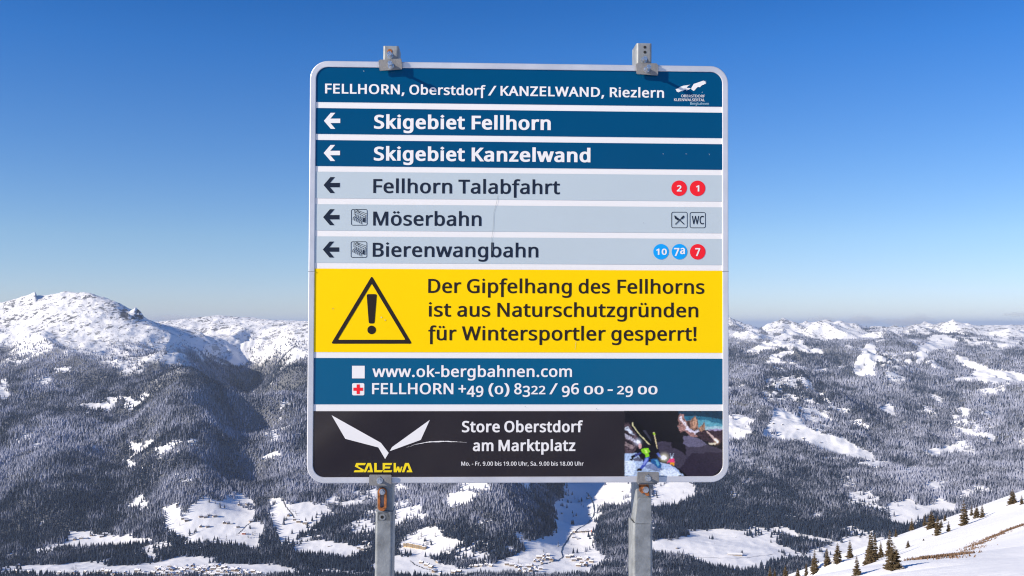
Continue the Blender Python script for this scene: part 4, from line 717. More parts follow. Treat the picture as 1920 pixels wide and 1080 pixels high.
def word_outline(word, weight, plain=False, oldstyle=True):
    """contours, width, in units where capitals are CAP high"""
    x = 0; res = []; oy = weight * 0.62
    for ch in word:
        if ch == ' ': x += 200; continue
        adv, cs = GLYPHS[ch]
        s, dy = (1, 0)
        if not plain:
            cs = signage_cut(ch, cs)
            if oldstyle and ch in OLD: s, dy = OLD[ch]
        gl = []; res.append(gl)
        for c in cs:
            q = [(px * (1.0 if s == 1 else 0.88), py * s + dy) for px, py in c]
            q = offset(q, weight, oy)
            q = [(px + x, (py + oy) * CAP / (CAP + 2 * oy)) for px, py in q]
            gl.append(q)
        x += adv * (1.0 if s == 1 else 0.88) + weight * 1.35
    xs = [p[0] for g in res for c in g for p in c]
    lo, hi = min(xs), max(xs)
    return [[[(px - lo, py) for px, py in c] for c in g] for g in res], hi - lo

# ------------------------------------------------------------------ the sign
BOARD = empty('direction_sign', (0, 0, 0))
BW, BH = 1.1, 1.0975
B_LOC = Vector((0.0214, 2.603, 0.1363))
BOARD.rotation_mode = 'XYZ'
B_MAT = (Matrix.Translation(B_LOC) @ Matrix.Rotation(math.radians(2.263), 4, 'Z') @ Matrix.Rotation(math.radians(0.763), 4, 'X') @ Matrix.Rotation(math.radians(0.184), 4, 'Y'))
BOARD.matrix_world = B_MAT
B_INV = B_MAT.inverted()
tag(BOARD, 'white framed ski area direction sign with blue, grey and yellow panels on two galvanized posts', 'sign')
def on_board(X, Y, depth=0.0):
    """board coordinates (right, up) in metres of a mark measured in the photograph"""
    bx_, bz_ = bearing(X, Y)
    o = B_INV @ Vector((0, 0, 0)); d = (B_INV.to_3x3() @ Vector((float(bx_), 1.0, float(bz_))))
    t = (depth - o.y) / d.y
    p = o + d * t
    return p.x, p.z
MM = BW / 783.5      # metres per photograph pixel on the board

def film_mat(name, rgb, rough=0.16, spec=0.22, grime=0.06):
    m, nt, b = mat(name)
    L = nt.links
    tc = node(nt, 'ShaderNodeTexCoord')
    nz = node(nt, 'ShaderNodeTexNoise', in_Scale=5.0, in_Detail=6.0, in_Roughness=0.7)
    L.new(tc.outputs['Object'], nz.inputs['Vector'])
    mr = node(nt, 'ShaderNodeMapRange'); mr.inputs['To Min'].default_value = 1 - grime; mr.inputs['To Max'].default_value = 1 + grime * 0.4
    L.new(nz.outputs['Fac'], mr.inputs['Value'])
    mx = node(nt, 'ShaderNodeMix', data_type='RGBA', blend_type='MULTIPLY')
    mx.inputs['Factor'].default_value = 1
    mx.inputs['A'].default_value = (*rgb, 1)
    L.new(mr.outputs[0], mx.inputs['B'])
    L.new(mx.outputs['Result'], b.inputs['Base Color'])
    b.inputs['Specular IOR Level'].default_value = spec
    r2 = node(nt, 'ShaderNodeMapRange'); r2.inputs['To Min'].default_value = rough * 0.7; r2.inputs['To Max'].default_value = rough * 1.5
    n2 = node(nt, 'ShaderNodeTexNoise', in_Scale=9.0, in_Detail=4.0)
    L.new(tc.outputs['Object'], n2.inputs['Vector']); L.new(n2.outputs['Fac'], r2.inputs['Value'])
    L.new(r2.outputs[0], b.inputs['Roughness'])
    n3 = node(nt, 'ShaderNodeTexNoise', in_Scale=3.0, in_Detail=1.0)
    L.new(tc.outputs['Object'], n3.inputs['Vector'])
    bp = node(nt, 'ShaderNodeBump'); bp.inputs['Distance'].default_value = 0.002; bp.inputs['Strength'].default_value = 0.35
    L.new(n3.outputs['Fac'], bp.inputs['Height']); L.new(bp.outputs['Normal'], b.inputs['Normal'])
    return m
WHITE = film_mat('white_film', (0.82, 0.80, 0.78))
BLUE = film_mat('blue_film', (0.0, 0.066, 0.165))
BLUE_REFL = film_mat('blue_film_reflection', (0.0, 0.095, 0.205))  # the blue film again, with a faint reflection put into its colour
GREY = film_mat('grey_film', (0.49, 0.565, 0.60))
YELLOW = film_mat('yellow_film', (0.98, 0.64, 0.0), 0.3, 0.1)
BLACK = film_mat('black_film', (0.016, 0.011, 0.013), 0.09, 0.55)
NAVY = film_mat('navy_print', (0.010, 0.017, 0.035), 0.4, 0.25)
BROWN = film_mat('dark_print_on_yellow', (0.020, 0.012, 0.008), 0.4, 0.25)
RED = film_mat('red_print', (0.86, 0.012, 0.022), 0.4, 0.3)
SKYB = film_mat('light_blue_print', (0.0, 0.34, 0.82), 0.4, 0.3)
LEMON = film_mat('lemon_print', (0.90, 0.68, 0.01), 0.4, 0.3)
PALE = film_mat('pale_blue_print', (0.42, 0.62, 0.70), 0.4, 0.3)

def fill_flat(name, contours, m, depth, parent=BOARD, thick=0.0):
    """contours in board metres (right, up) -> one filled sheet lying in the board"""
    cu = bpy.data.curves.new(name, 'CURVE'); cu.dimensions = '2D'; cu.fill_mode = 'BOTH'
    cu.extrude = thick / 2
    for c in contours:
        sp = cu.splines.new('POLY'); sp.points.add(len(c) - 1)
        for p, (x, y) in zip(sp.points, c): p.co = (x * 500, y * 500, 0, 1)
        sp.use_cyclic_u = True
    tmp = bpy.data.objects.new('tmp', cu)
    me = bpy.data.meshes.new_from_object(tmp)
    bpy.data.objects.remove(tmp); bpy.data.curves.remove(cu)
    me.name = name
    me.transform(Matrix.Translation((0, -depth, 0)) @ Matrix.Rotation(math.pi / 2, 4, 'X') @ Matrix.Scale(0.002, 4))
    me.materials.clear(); me.materials.append(m)
    o = bpy.data.objects.new(name, me); COL.objects.link(o)
    if parent: o.parent = parent
    return o
def merge(objs, name, parent):
    me = bpy.data.meshes.new(name); V, Fc, Mi, mats = [], [], [], []
    for o in objs:
        m_ = o.data.materials[0]
        if m_ not in mats: mats.append(m_)
        b0 = len(V); V += [tuple(v.co) for v in o.data.vertices]
        for p in o.data.polygons: Fc.append([b0 + i for i in p.vertices]); Mi.append(mats.index(m_))
        d_ = o.data; bpy.data.objects.remove(o); bpy.data.meshes.remove(d_)
    me.from_pydata(V, [], Fc)
    for m_ in mats: me.materials.append(m_)
    me.polygons.foreach_set('material_index', Mi)
    r = bpy.data.objects.new(name, me); COL.objects.link(r); r.parent = parent
    return r
def px_poly(pts, z=None):
    return [on_board(x, y) for x, y in pts]
def disc(cx, cy, r, n=32):
    return [(cx + r * math.cos(2 * math.pi * k / n), cy + r * math.sin(2 * math.pi * k / n)) for k in range(n)]
def rrect(x0, y0, x1, y1, r, n=6):
    out = []
    for cx_, cy_, a0 in ((x1 - r, y1 - r, 0), (x0 + r, y1 - r, 90), (x0 + r, y0 + r, 180), (x1 - r, y0 + r, 270)):
        for k in range(n + 1):
            a = math.radians(a0 + 90 * k / n); out.append((cx_ + r * math.cos(a), cy_ + r * math.sin(a)))
    return out
def stroke(pts, w):
    """outline of an open polyline of width w with mitred corners"""
    n = len(pts); L_, R_ = [], []
    for i in range(n):
        p = Vector(pts[i])
        d1 = (p - Vector(pts[i - 1])).normalized() if i > 0 else None
        d2 = (Vector(pts[i + 1]) - p).normalized() if i < n - 1 else None
        if d1 is None: d1 = d2
        if d2 is None: d2 = d1
        n1, n2 = Vector((-d1.y, d1.x)), Vector((-d2.y, d2.x))
        m = (n1 + n2) / max(1 + n1.dot(n2), 0.4) * (w / 2)
        L_.append(tuple(p + m)); R_.append(tuple(p - m))
    return L_ + R_[::-1]

Z_FILM, Z_PRINT, Z_PRINT2 = 0.0006, 0.0011, 0.0016
# white base plate
plate = [ (x, z) for x, z in rrect(-BW/2 + .012, -BH/2 + .012, BW/2 - .012, BH/2 - .012, 0.034, 8)]
cu_plate = fill_flat('board_plate', [plate], WHITE, 0.0)
def plate_back():
    m, nt, b = mat('board_back'); b.inputs['Base Color'].default_value = (0.45, 0.46, 0.47, 1); b.inputs['Metallic'].default_value = 0.7; b.inputs['Roughness'].default_value = 0.5
    fill_flat('board_back', [plate], m, -0.004)
plate_back()
# coloured panels: (name, left top, left bottom, right top, right bottom) heights in the photograph
XL, XR = 600, 1350
def band(name, yl0, yr0, yl1, yr1, m, rt=False, rb=False):
    z0 = (on_board(XL, yl0)[1] + on_board(XR, yr0)[1]) / 2
    z1 = (on_board(XL, yl1)[1] + on_board(XR, yr1)[1]) / 2
    x0, x1 = -BW / 2 + 0.0145, BW / 2 - 0.0145
    if rt or rb:
        r = 0.032; pts = []
        full = rrect(x0, -BH / 2 + 0.0145, x1, BH / 2 - 0.0145, r, 8)
        for x, z in full:
            pts.append((x, min(max(z, z1), z0)) if rt else (x, min(max(z, z1), z0)))
        c = []
        for p in pts:
            if not c or (abs(p[0] - c[-1][0]) + abs(p[1] - c[-1][1])) > 1e-5: c.append(p)
        # square the cut side
        if rt: c = [p for p in c if p[1] > z1 + 1e-6] + [(x0, z1), (x1, z1)]
        else:  c = [(x1, z0), (x0, z0)] + [p for p in c if p[1] < z0 - 1e-6]
        return fill_flat(name, [c], m, Z_FILM)
    return fill_flat(name, [[(x0, z1), (x1, z1), (x1, z0), (x0, z0)]], m, Z_FILM)
band('header_panel', 60, 60, 190.9, 200.5, BLUE, rt=True)
band('blue_panel', 202.2, 211.7, 251.1, 259.1, BLUE)
band('blue_panel', 262.3, 270.5, 311.2, 318.5, BLUE)
band('grey_panel', 322.0, 328.4, 371.6, 377.6, GREY)
band('grey_panel', 382.9, 388.6, 432.0, 437.2, GREY)
band('grey_panel', 443.1, 448.1, 492.8, 496.8, GREY)
band('yellow_panel', 504.0, 507.2, 660.5, 661.3, YELLOW)
band('contact_panel', 671.2, 672.7, 758.1, 758.1, BLUE_REFL)
band('advert_panel', 771.1, 770.6, 990, 990, BLACK, rb=True)

from mathutils.geometry import delaunay_2d_cdt
_GC = {}
def glyph_mesh(contours):
    """triangles of a glyph by the non-zero rule (survives folds left by the weight offset)"""
    key = tuple(tuple(round(v, 2) for p in c for v in p) for c in contours)
    if key in _GC: return _GC[key]
    vs, es = [], []
    for c in contours:
        b0 = len(vs); n = len(c)
        vs += [Vector(p) for p in c]; es += [(b0 + k, b0 + (k + 1) % n) for k in range(n)]
    V, E_, T, _, _, _ = delaunay_2d_cdt(vs, es, [], 0, 0.01)
    seg = np.array([(c[k][0], c[k][1], c[(k + 1) % len(c)][0], c[(k + 1) % len(c)][1]) for c in contours for k in range(len(c))])
    keep = []
    for t in T:
        cx_ = sum(V[i].x for i in t) / 3; cy_ = sum(V[i].y for i in t) / 3
        up = (seg[:, 1] <= cy_) & (seg[:, 3] > cy_); dn = (seg[:, 1] > cy_) & (seg[:, 3] <= cy_)
        isl = (seg[:, 2] - seg[:, 0]) * (cy_ - seg[:, 1]) - (cx_ - seg[:, 0]) * (seg[:, 3] - seg[:, 1])
        w = int((up & (isl > 0)).sum()) - int((dn & (isl < 0)).sum())
        if w < 0: keep.append(tuple(t))
    _GC[key] = ([(v.x, v.y) for v in V], keep)
    return _GC[key]

def letter(word, xl, xr, base_l, base_r, cap_px, m, weight, depth=Z_PRINT, plain=False, oldstyle=True, name='lettering'):
    """one line of lettering: list of (word, x start, x end)"""
    VV, FF = [], []
    gi_ = 0
    for w, a, b_ in word:
        out, width = word_outline(w, weight * (0.3 if w == '/' else 1), plain, oldstyle)
        f0 = (a - xl) / max(xr - xl, 1); f1 = (b_ - xl) / max(xr - xl, 1)
        ya, yb = base_l + (base_r - base_l) * f0, base_l + (base_r - base_l) * f1
        ua, va = on_board(a, ya); ub, vb = on_board(b_, yb)
        s = (ub - ua) / width; t = cap_px * MM / CAP
        for g in out:
            if not g: continue
            V, T = glyph_mesh(g)
            b0 = len(VV); gi_ += 1
            VV += [(ua + x * s, -depth - 0.00001 * (gi_ % 2), va + (vb - va) * x / width + y * t) for x, y in V]
            FF += [tuple(b0 + i for i in f) for f in T]
    return mesh_obj(name, VV, FF, m, BOARD)
W6, W7, W5 = 24, 31, 20
letter([('FELLHORN,', 609.5, 758.5), ('Oberstdorf', 767.5, 910.6), ('/', 914.9, 930.9), ('KANZELWAND,', 938.4, 1132.8), ('Riezlern', 1143.3, 1245)], 609.5, 1245, 175.2, 183.4, 18.3, WHITE, 24)
letter([('OBERSTDORF', 1277.1, 1321.6)], 1277, 1321, 182.3, 182.7, 4.9, WHITE, 8, plain=True)
letter([('KLEINWALSERTAL', 1263.8, 1321.5)], 1263, 1321, 189.4, 189.9, 4.9, WHITE, 8, plain=True)
letter([('Bergbahnen', 1294.1, 1329)], 1294, 1329, 196.4, 196.8, 4.6, PALE, 1, plain=True)
letter([('Skigebiet', 701.3, 871.5), ('Fellhorn', 884.3, 1032.6)], 701, 1033, 241.3, 244.0, 25.8, WHITE, 34)
letter([('Skigebiet', 700.9, 871.5), ('Kanzelwand', 884.3, 1107)], 701, 1107, 301.0, 304.4, 25.8, WHITE, 34)
letter([('Fellhorn', 699.8, 847.6), ('Talabfahrt', 859.3, 1049.7)], 700, 1050, 361.9, 364.2, 26, NAVY, 19)
letter([('Möserbahn', 699.6, 902.7)], 700, 903, 422.9, 423.8, 26, NAVY, 19)
letter([('Bierenwangbahn', 698.8, 1009.2)], 699, 1009, 481.4, 482.8, 26, NAVY, 19)
letter([('Der', 802.8, 864.7), ('Gipfelhang', 875.4, 1071.6), ('des', 1084.7, 1143.3), ('Fellhorns', 1157.6, 1320.5)], 803, 1320, 549.2, 551.0, 26, BROWN, 17)
letter([('ist', 803.4, 845.5), ('aus', 857.2, 919.1), ('Naturschutzgründen', 932.4, 1308.9)], 803, 1309, 593.6, 595.0, 26, BROWN, 17)
letter([('für', 802.8, 855.7), ('Wintersportler', 865.7, 1135.5), ('gesperrt!', 1146, 1305.7)], 803, 1306, 638.0, 639.0, 26, BROWN, 17)
letter([('www.ok-bergbahnen.com', 698.3, 1072.4)], 698, 1072, 706.9, 706.7, 20.6, WHITE, 20)
letter([('FELLHORN', 697.6, 850), ('+49', 859.6, 906.3), ('(0)', 915.9, 955.2), ('8322', 964.1, 1022.6), ('/', 1029.8, 1045.9), ('96', 1053.4, 1085.6), ('00', 1094.8, 1131.6), ('-', 1139.3, 1148.9), ('29', 1156.9, 1186.7), ('00', 1195.9, 1232.7)], 698, 1233, 739.0, 739.3, 20.4, WHITE, 20)
letter([('Store', 866.1, 937.1), ('Oberstdorf', 945.5, 1093.1)], 866, 1093, 810.4, 810.4, 20.8, WHITE, 28, plain=True)
letter([('am', 886.6, 925.1), ('Marktplatz', 934.7, 1078.7)], 886, 1079, 845.8, 845.6, 20.8, WHITE, 28, plain=True)
letter([('Mo. - Fr. 9.00 bis 19.00 Uhr, Sa. 9.00 bis 18.00 Uhr', 864.9, 1094.3)], 865, 1094, 873.0, 873.0, 7.4, WHITE, 13, plain=True)

# arrows
def arrow(x, y, m):
    pts = [(0, 0), (12.8, -15), (21.4, -15), (12.2, -4.1), (30.6, -4.1), (30.6, 4.1), (12.2, 4.1), (21.4, 15), (12.8, 15)]
    fill_flat('arrow', [px_poly([(x + a, y + b_) for a, b_ in pts])], m, Z_PRINT)
arrow(607.4, 226.6, WHITE); arrow(607.0, 286.9, WHITE)
arrow(606.7, 347.1, NAVY); arrow(605.9, 407.3, NAVY); arrow(605.3, 467.9, NAVY)
# round badges
def badge(x, y, m, text, a, b_, base, cap):
    bd = fill_flat('route_badge', [px_poly(disc(x, y, 14.6))], m, Z_PRINT)
    lt = letter([(text, a, b_)], a, b_, base, base, cap, WHITE, 30, Z_PRINT2, name='number')
    lt.parent = bd
badge(1273.3, 353.0, RED, '2', 1268.7, 1277.9, 359.1, 15.2)
badge(1307.8, 353.2, RED, '1', 1304.6, 1311.0, 359.1, 15.2)
badge(1239.4, 472.0, SKYB, '10', 1229.8, 1250.2, 477.8, 15.0)
badge(1273.9, 472.0, SKYB, '7a', 1263.6, 1284.2, 476.4, 15.0)
badge(1308.1, 472.2, RED, '7', 1303.4, 1312.8, 476.6, 15.0)
# pictogram boxes
def box_icon(name, x0, y0, x1, y1, inner):
    outer = px_poly(rrect(x0, y0, x1, y1, 3.6)); inn = px_poly(rrect(x0 + 1.1, y0 + 1.1, x1 - 1.1, y1 - 1.1, 2.6))
    merge([fill_flat(name, [outer, inn], NAVY, Z_PRINT)] + [fill_flat('p', [c], NAVY, Z_PRINT2) for c in inner], name, BOARD)
def lift(ox, oy):
    s = 1 / 9.0
    def q(p): return (650 + p[0] * s + ox, 380 + p[1] * s + oy)
    x0, y0 = q((75, 110)); x1, y1 = q((350, 385))
    outer = px_poly(rrect(x0, y0, x1, y1, 3.4)); inn = px_poly(rrect(x0 + 1.0, y0 + 1.0, x1 - 1.0, y1 - 1.0, 2.5))
    bd = None; L_ = [fill_flat('chairlift_symbol', [outer, inn], NAVY, Z_PRINT)]
    lines = [([(160, 120), (345, 192)], 7), ([(126, 205), (130, 132), (322, 212), (316, 328), (282, 326)], 8), ([(160, 118), (225, 170)], 6)]
    for p_, w in lines:
        L_.append(fill_flat('pictogram_line', [px_poly(stroke([q(a) for a in p_], w * s))], NAVY, Z_PRINT2, bd))
    for k in range(6):
        dx, dy = 28.5 * k, 14 * k
        L_.append(fill_flat('pictogram_rider', [px_poly(disc(*q((151 + dx, 164 + dy)), 9 * s, 12))], NAVY, Z_PRINT2, bd))
        L_.append(fill_flat('pictogram_rider', [px_poly(stroke([q(a) for a in ((150 + dx, 188 + dy), (146 + dx, 232 + dy), (112 + dx, 248 + dy), (106 + dx, 292 + dy))], 10 * s))], NAVY, Z_PRINT2, bd))
    L_.append(fill_flat('pictogram_seat', [px_poly([q((284, 250)), q((306, 256)), q((304, 322)), q((272, 322))])], NAVY, Z_PRINT2 + 0.0002, bd))
    merge(L_, 'chairlift_symbol', BOARD)
lift(0, 0); lift(-0.6, 60.5)
box_icon('restaurant_symbol', 1258.7, 397.3, 1288.9, 427.6, [
    px_poly(stroke([(1282.5, 420.6), (1270.0, 408.6)], 1.5)), px_poly([(1263.6, 404.2), (1266.0, 404.4), (1272.6, 411.2), (1270.6, 413.4), (1265.6, 410.0)]),
    px_poly(stroke([(1265.8, 420.8), (1278.4, 408.6)], 1.5)), px_poly([(1277.0, 408.0), (1281.0, 404.0), (1282.0, 404.6), (1283.0, 406.4), (1279.4, 410.6), (1277.4, 410.4)])])
box_icon('toilet_symbol', 1293.1, 397.9, 1323.0, 427.7, [])
letter([('WC', 1297.0, 1320.0)], 1297, 1320, 420.4, 420.5, 15.6, NAVY, 14, plain=True, name='toilet_lettering')
# warning triangle
def zp(p): return (570 + p[0] / 4.683, 490 + p[1] / 4.683)
def round_poly(pts, r, n=4):
    out = []
    m_ = len(pts)
    for i in range(m_):
        a, b_, c = Vector(pts[i - 1]), Vector(pts[i]), Vector(pts[(i + 1) % m_])
        p0 = b_ + (a - b_).normalized() * r; p2 = b_ + (c - b_).normalized() * r
        for k in range(n + 1):
            t = k / n; out.append(tuple(p0 * (1 - t) ** 2 + b_ * 2 * t * (1 - t) + p2 * t * t))
    return out
tri_o = round_poly([zp((595, 128)), zp((238, 723)), zp((949, 723))], 4.2)
tri_i = round_poly([zp((595, 196)), zp((297, 689)), zp((891, 689))], 2.6)
tri = fill_flat('warning_triangle', [px_poly(tri_o), px_poly(tri_i)], BROWN, Z_PRINT)
fill_flat('exclamation_mark', [px_poly(round_poly([zp((550, 288)), zp((640, 288)), zp((619, 546)), zp((569, 546))], 3.4)), px_poly(disc(*zp((594, 602)), 37.5 / 4.683))], BROWN, Z_PRINT)
# contact symbols
fill_flat('blank_square', [px_poly([(660.1, 685.8), (683.8, 685.8), (683.8, 709.4), (660.1, 709.4)])], WHITE, Z_PRINT)
fa = fill_flat('first_aid_symbol', [px_poly(rrect(660.3, 718.4, 683.1, 741.2, 2.6))], WHITE, Z_PRINT)
cx0, cy0 = 671.6, 729.7
fill_flat('red_cross', [px_poly([(cx0 + a, cy0 + b_) for a, b_ in ((-2.9, -9), (2.9, -9), (2.9, -2.9), (9, -2.9), (9, 2.9), (2.9, 2.9), (2.9, 9), (-2.9, 9), (-2.9, 2.9), (-9, 2.9), (-9, -2.9), (-2.9, -2.9))])], RED, Z_PRINT2, fa)
# bird emblem
def zb(p): return (1250 + p[0] / 15.425, 140 + p[1] / 15.425)
fill_flat('bird_emblem', [px_poly([zb(p) for p in c]) for c in (
    [(250,420),(310,408),(400,350),(480,320),(600,305),(685,290),(622,325),(575,382),(640,388),(708,398),(570,462),(550,430),(500,448),(450,480),(405,470),(385,500),(372,488),(345,518),(330,490),(300,505),(296,476),(268,488),(282,455)],
    [(712,385),(780,270),(1035,182),(1090,170),(1060,195),(1140,185),(1100,212),(1145,222),(1110,240),(1142,265),(1095,270),(1070,292),(1020,305),(960,365),(900,355),(860,390),(800,460),(770,470),(712,425)])], WHITE, Z_PRINT)
# advert: pair of wings, maker's letters, scratch
def zs(p): return (610 + p[0] / 6.62, 760 + p[1] / 6.62)
fill_flat('wing_emblem', [px_poly([zs(p) for p in c]) for c in (
    [(78,122),(690,465),(787,590),(742,665),(658,522),(248,415)], [(800,568),(828,518),(1297,180),(1185,428)])], WHITE, Z_PRINT)
LET = [
 [[(384,715),(505,715),(490,742),(412,742),(405,756),(482,800),(470,830),(350,830),(366,805),(436,805),(438,798),(366,758)]],
 [[(474,830),(524,715),(566,715),(592,830),(522,830),(530,806),(556,806),(546,748),(540,748),(504,830)]],
 [[(607,715),(638,715),(638,804),(716,804),(702,830),(607,830)]],
 [[(712,715),(830,715),(820,741),(742,741),(740,760),(808,760),(800,784),(738,784),(728,806),(830,806),(820,830),(716,830),(726,800),(712,800)]],
 [[(848,715),(876,715),(876,796),(892,760),(916,760),(926,800),(940,760),(958,760),(938,830),(906,830),(898,800),(886,830),(848,830)]],
 [[(950,830),(990,715),(1036,715),(1082,830),(1008,830),(1016,806),(1040,806),(1020,748),(1012,748),(980,830)]]]
fill_flat('brand_lettering', [px_poly([zs(p) for p in c]) for l in LET for c in l], LEMON, Z_PRINT)
rs = random.Random(3)
sc_top, sc_bot = [], []
scp = [(1005,521),(1060,508),(1110,486),(1170,476),(1230,464),(1290,455),(1350,452),(1400,452),(1450,448),(1510,447),(1560,452),(1610,452),(1680,455),(1752,460)]
for k in range(len(scp) * 4 - 3):
    i, f_ = divmod(k, 4); a = scp[i]; b_ = scp[min(i + 1, len(scp) - 1)]
    x, y = a[0] + (b_[0] - a[0]) * f_ / 4, a[1] + (b_[1] - a[1]) * f_ / 4
    w = (1.5 + 7.5 * math.sin(min(max((k - 6) / 44, 0), 1) * math.pi)) * rs.uniform(0.4, 1.2)
    sc_top.append((x, y - w + rs.uniform(-1, 1))); sc_bot.append((x, y + w * 0.6))
fill_flat('scratch', [px_poly([zs(p) for p in sc_top + sc_bot[::-1]])], WHITE, Z_PRINT2)

# printed skiing picture at the right of the advert
def srgb(c):
    return tuple(((v / 255 + 0.055) / 1.055) ** 2.4 if v > 10 else v / 255 / 12.92 for v in c)
PRINTS = {}
def print_mat(c):
    if c not in PRINTS:
        PRINTS[c] = film_mat('picture_ink', srgb(c), 0.16, 0.5, 0.25)
    return PRINTS[c]
def zq(p): return (1150 + p[0] / 7.2, 760 + p[1] / 7.2)
PIC = [
 ((16,13,20), [(143,76),(1478,76),(1478,835),(1462,880),(1432,918),(1396,943),(1345,957),(143,957)]),
 ((14,52,74), [(872,76),(1478,76),(1478,330),(872,330)]),
 ((36,98,122), [(872,150),(1100,140),(1478,190),(1478,330),(872,330)]),
 ((86,150,166), [(980,215),(1200,190),(1478,255),(1478,330),(980,330)]),
 ((150,180,188), [(1230,290),(1478,285),(1478,335),(1230,335)]),
 ((132,98,92), [(864,200),(874,128),(905,118),(945,128),(960,180),(985,225),(1030,310),(1050,350),(1100,390),(1160,430),(1060,430),(960,350),(900,360),(866,260)]),
 ((205,190,195), [(880,150),(915,140),(930,200),(960,230),(1010,300),(1000,310),(930,240),(900,220)]),
 ((120,88,72), [(988,215),(1040,200),(1066,168),(1100,144),(1136,180),(1142,270),(1155,320),(1080,345),(1024,310),(1000,270)]),
 ((176,134,108), [(1070,190),(1100,160),(1120,200),(1110,300),(1070,320)]),
 ((60,44,44), [(990,220),(1030,210),(1040,300),(1020,305)]),
 ((138,104,82), [(1156,300),(1188,262),(1218,220),(1236,250),(1240,330),(1200,352),(1160,345)]),
 ((214,206,222), [(1000,280),(1040,330),(1090,352),(1150,330),(1160,350),(1120,370),(1108,400),(1080,372),(1040,372),(1000,340),(960,340)]),
 ((52,36,44), [(1110,385),(1160,350),(1240,335),(1300,330),(1478,326),(1478,490),(1400,530),(1290,500),(1180,450)]),
 ((150,140,170), [(1260,330),(1330,318),(1400,322),(1478,316),(1478,332),(1380,340),(1290,345)]),
 ((196,170,160), [(1245,360),(1270,365),(1420,478),(1410,505),(1380,500)]),
 ((246,224,190), [(1352,446),(1424,482),(1400,520),(1370,490)]),
 ((206,196,170), [(1282,505),(1390,515),(1370,538),(1300,530)]),
 ((64,58,74), [(590,500),(690,480),(790,500),(850,560),(980,660),(960,430),(1040,420),(1180,460),(1300,540),(1478,600),(1478,700),(1200,800),(1000,870),(860,850),(720,780),(620,650)]),
 ((92,88,110), [(940,400),(1040,415),(1160,450),(1260,520),(1200,560),(1000,560),(940,520)]),
 ((44,36,52), [(1050,640),(1478,640),(1478,835),(1345,957),(1000,957),(900,860),(1000,700)]),
 ((20,16,24), [(780,520),(850,500),(940,520),(985,670),(940,640),(860,600),(790,570)]),
 ((14,12,18), [(860,76),(872,76),(872,300),(940,420),(930,520),(860,520),(700,490),(600,490),(560,300),(500,76)]),
 ((74,60,66), [(148,240),(200,228),(330,420),(335,560),(280,640),(160,640),(146,560)]),
 ((176,184,200), [(148,300),(190,280),(240,330),(290,400),(250,390),(200,350),(150,340)]),
 ((150,146,158), [(150,380),(220,400),(290,460),(300,500),(230,470),(160,440)]),
 ((120,104,104), [(160,480),(230,500),(290,560),(260,590),(200,560),(150,540)]),
 ((40,32,38), [(146,345),(200,365),(260,420),(200,400),(146,370)]),
 ((40,32,38), [(150,450),(240,490),(280,540),(210,520),(150,480)]),
 ((164,184,214), [(143,650),(230,640),(330,650),(400,760),(640,770),(760,800),(850,858),(965,957),(143,957)]),
 ((110,124,160), [(430,810),(540,790),(640,840),(700,900),(560,880),(430,850)]),
 ((204,216,236), [(620,880),(700,850),(800,850),(900,930),(930,957),(640,957)]),
 ((200,214,236), [(150,760),(260,730),(300,820),(280,940),(150,950)]),
 ((82,84,104), [(250,720),(330,690),(400,720),(400,750),(300,750)]),
 ((8,8,10), [(262,212),(330,212),(440,350),(580,560),(540,580),(480,540),(330,340)]),
 ((60,60,74), [(390,330),(430,330),(500,450),(520,490),(490,470)]),
 ((206,200,150), [(246,262),(252,228),(262,222),(268,270),(340,370),(440,470),(524,568),(512,574),(420,470),(320,362)]),
 ((212,196,150), [(530,372),(548,358),(566,372),(560,392),(586,520),(600,620),(592,622),(572,520),(548,400)]),
 ((150,190,40), [(528,376),(560,362),(566,395),(540,402)]),
 ((216,230,250), [(306,480),(330,462),(362,480),(366,506),(330,520),(308,505)]),
 ((196,150,146), [(336,528),(356,505),(384,520),(380,580),(348,590)]),
 ((22,20,26), [(374,500),(440,520),(530,540),(620,600),(630,640),(590,740),(540,760),(480,720),(440,620),(392,580)]),
 ((126,196,30), [(374,596),(420,578),(470,575),(496,626),(470,650),(484,690),(440,706),(424,660),(392,640)]),
 ((200,230,110), [(420,600),(450,596),(462,640),(440,650)]),
 ((60,78,164), [(426,706),(486,696),(470,760),(430,820),(384,868),(330,866),(392,800)]),
 ((130,146,214), [(440,712),(470,708),(450,760),(410,810),(400,790)]),
 ((52,60,120), [(246,684),(300,650),(372,634),(378,654),(310,690),(266,712)]),
 ((16,14,20), [(232,686),(276,664),(296,688),(262,720),(258,750),(222,744),(222,722),(246,714)]),
 ((20,14,18), [(312,870),(334,846),(390,858),(380,886),(330,888)]),
 ((30,84,140), [(496,728),(590,720),(650,800),(640,850),(600,850),(550,800),(510,780)]),
 ((90,160,190), [(560,740),(590,740),(620,800),(600,830)]),
 ((74,96,170), [(578,656),(604,640),(690,720),(660,742)]),
 ((250,248,190), [(640,694),(676,664),(712,690),(722,716),(690,742),(650,732)]),
 ((214,62,110), [(720,786),(734,752),(762,722),(814,716),(824,772),(812,784),(770,768),(740,772)]),
 ((226,150,24), [(762,770),(816,772),(818,812),(802,812),(792,794),(780,810),(762,806)]),
 ((190,210,232), [(776,692),(800,688),(808,716),(776,722)]),
 ((190,210,232), [(764,652),(770,650),(786,690),(778,692)]),
 ((190,210,232), [(810,648),(816,652),(802,692),(796,688)]),
]
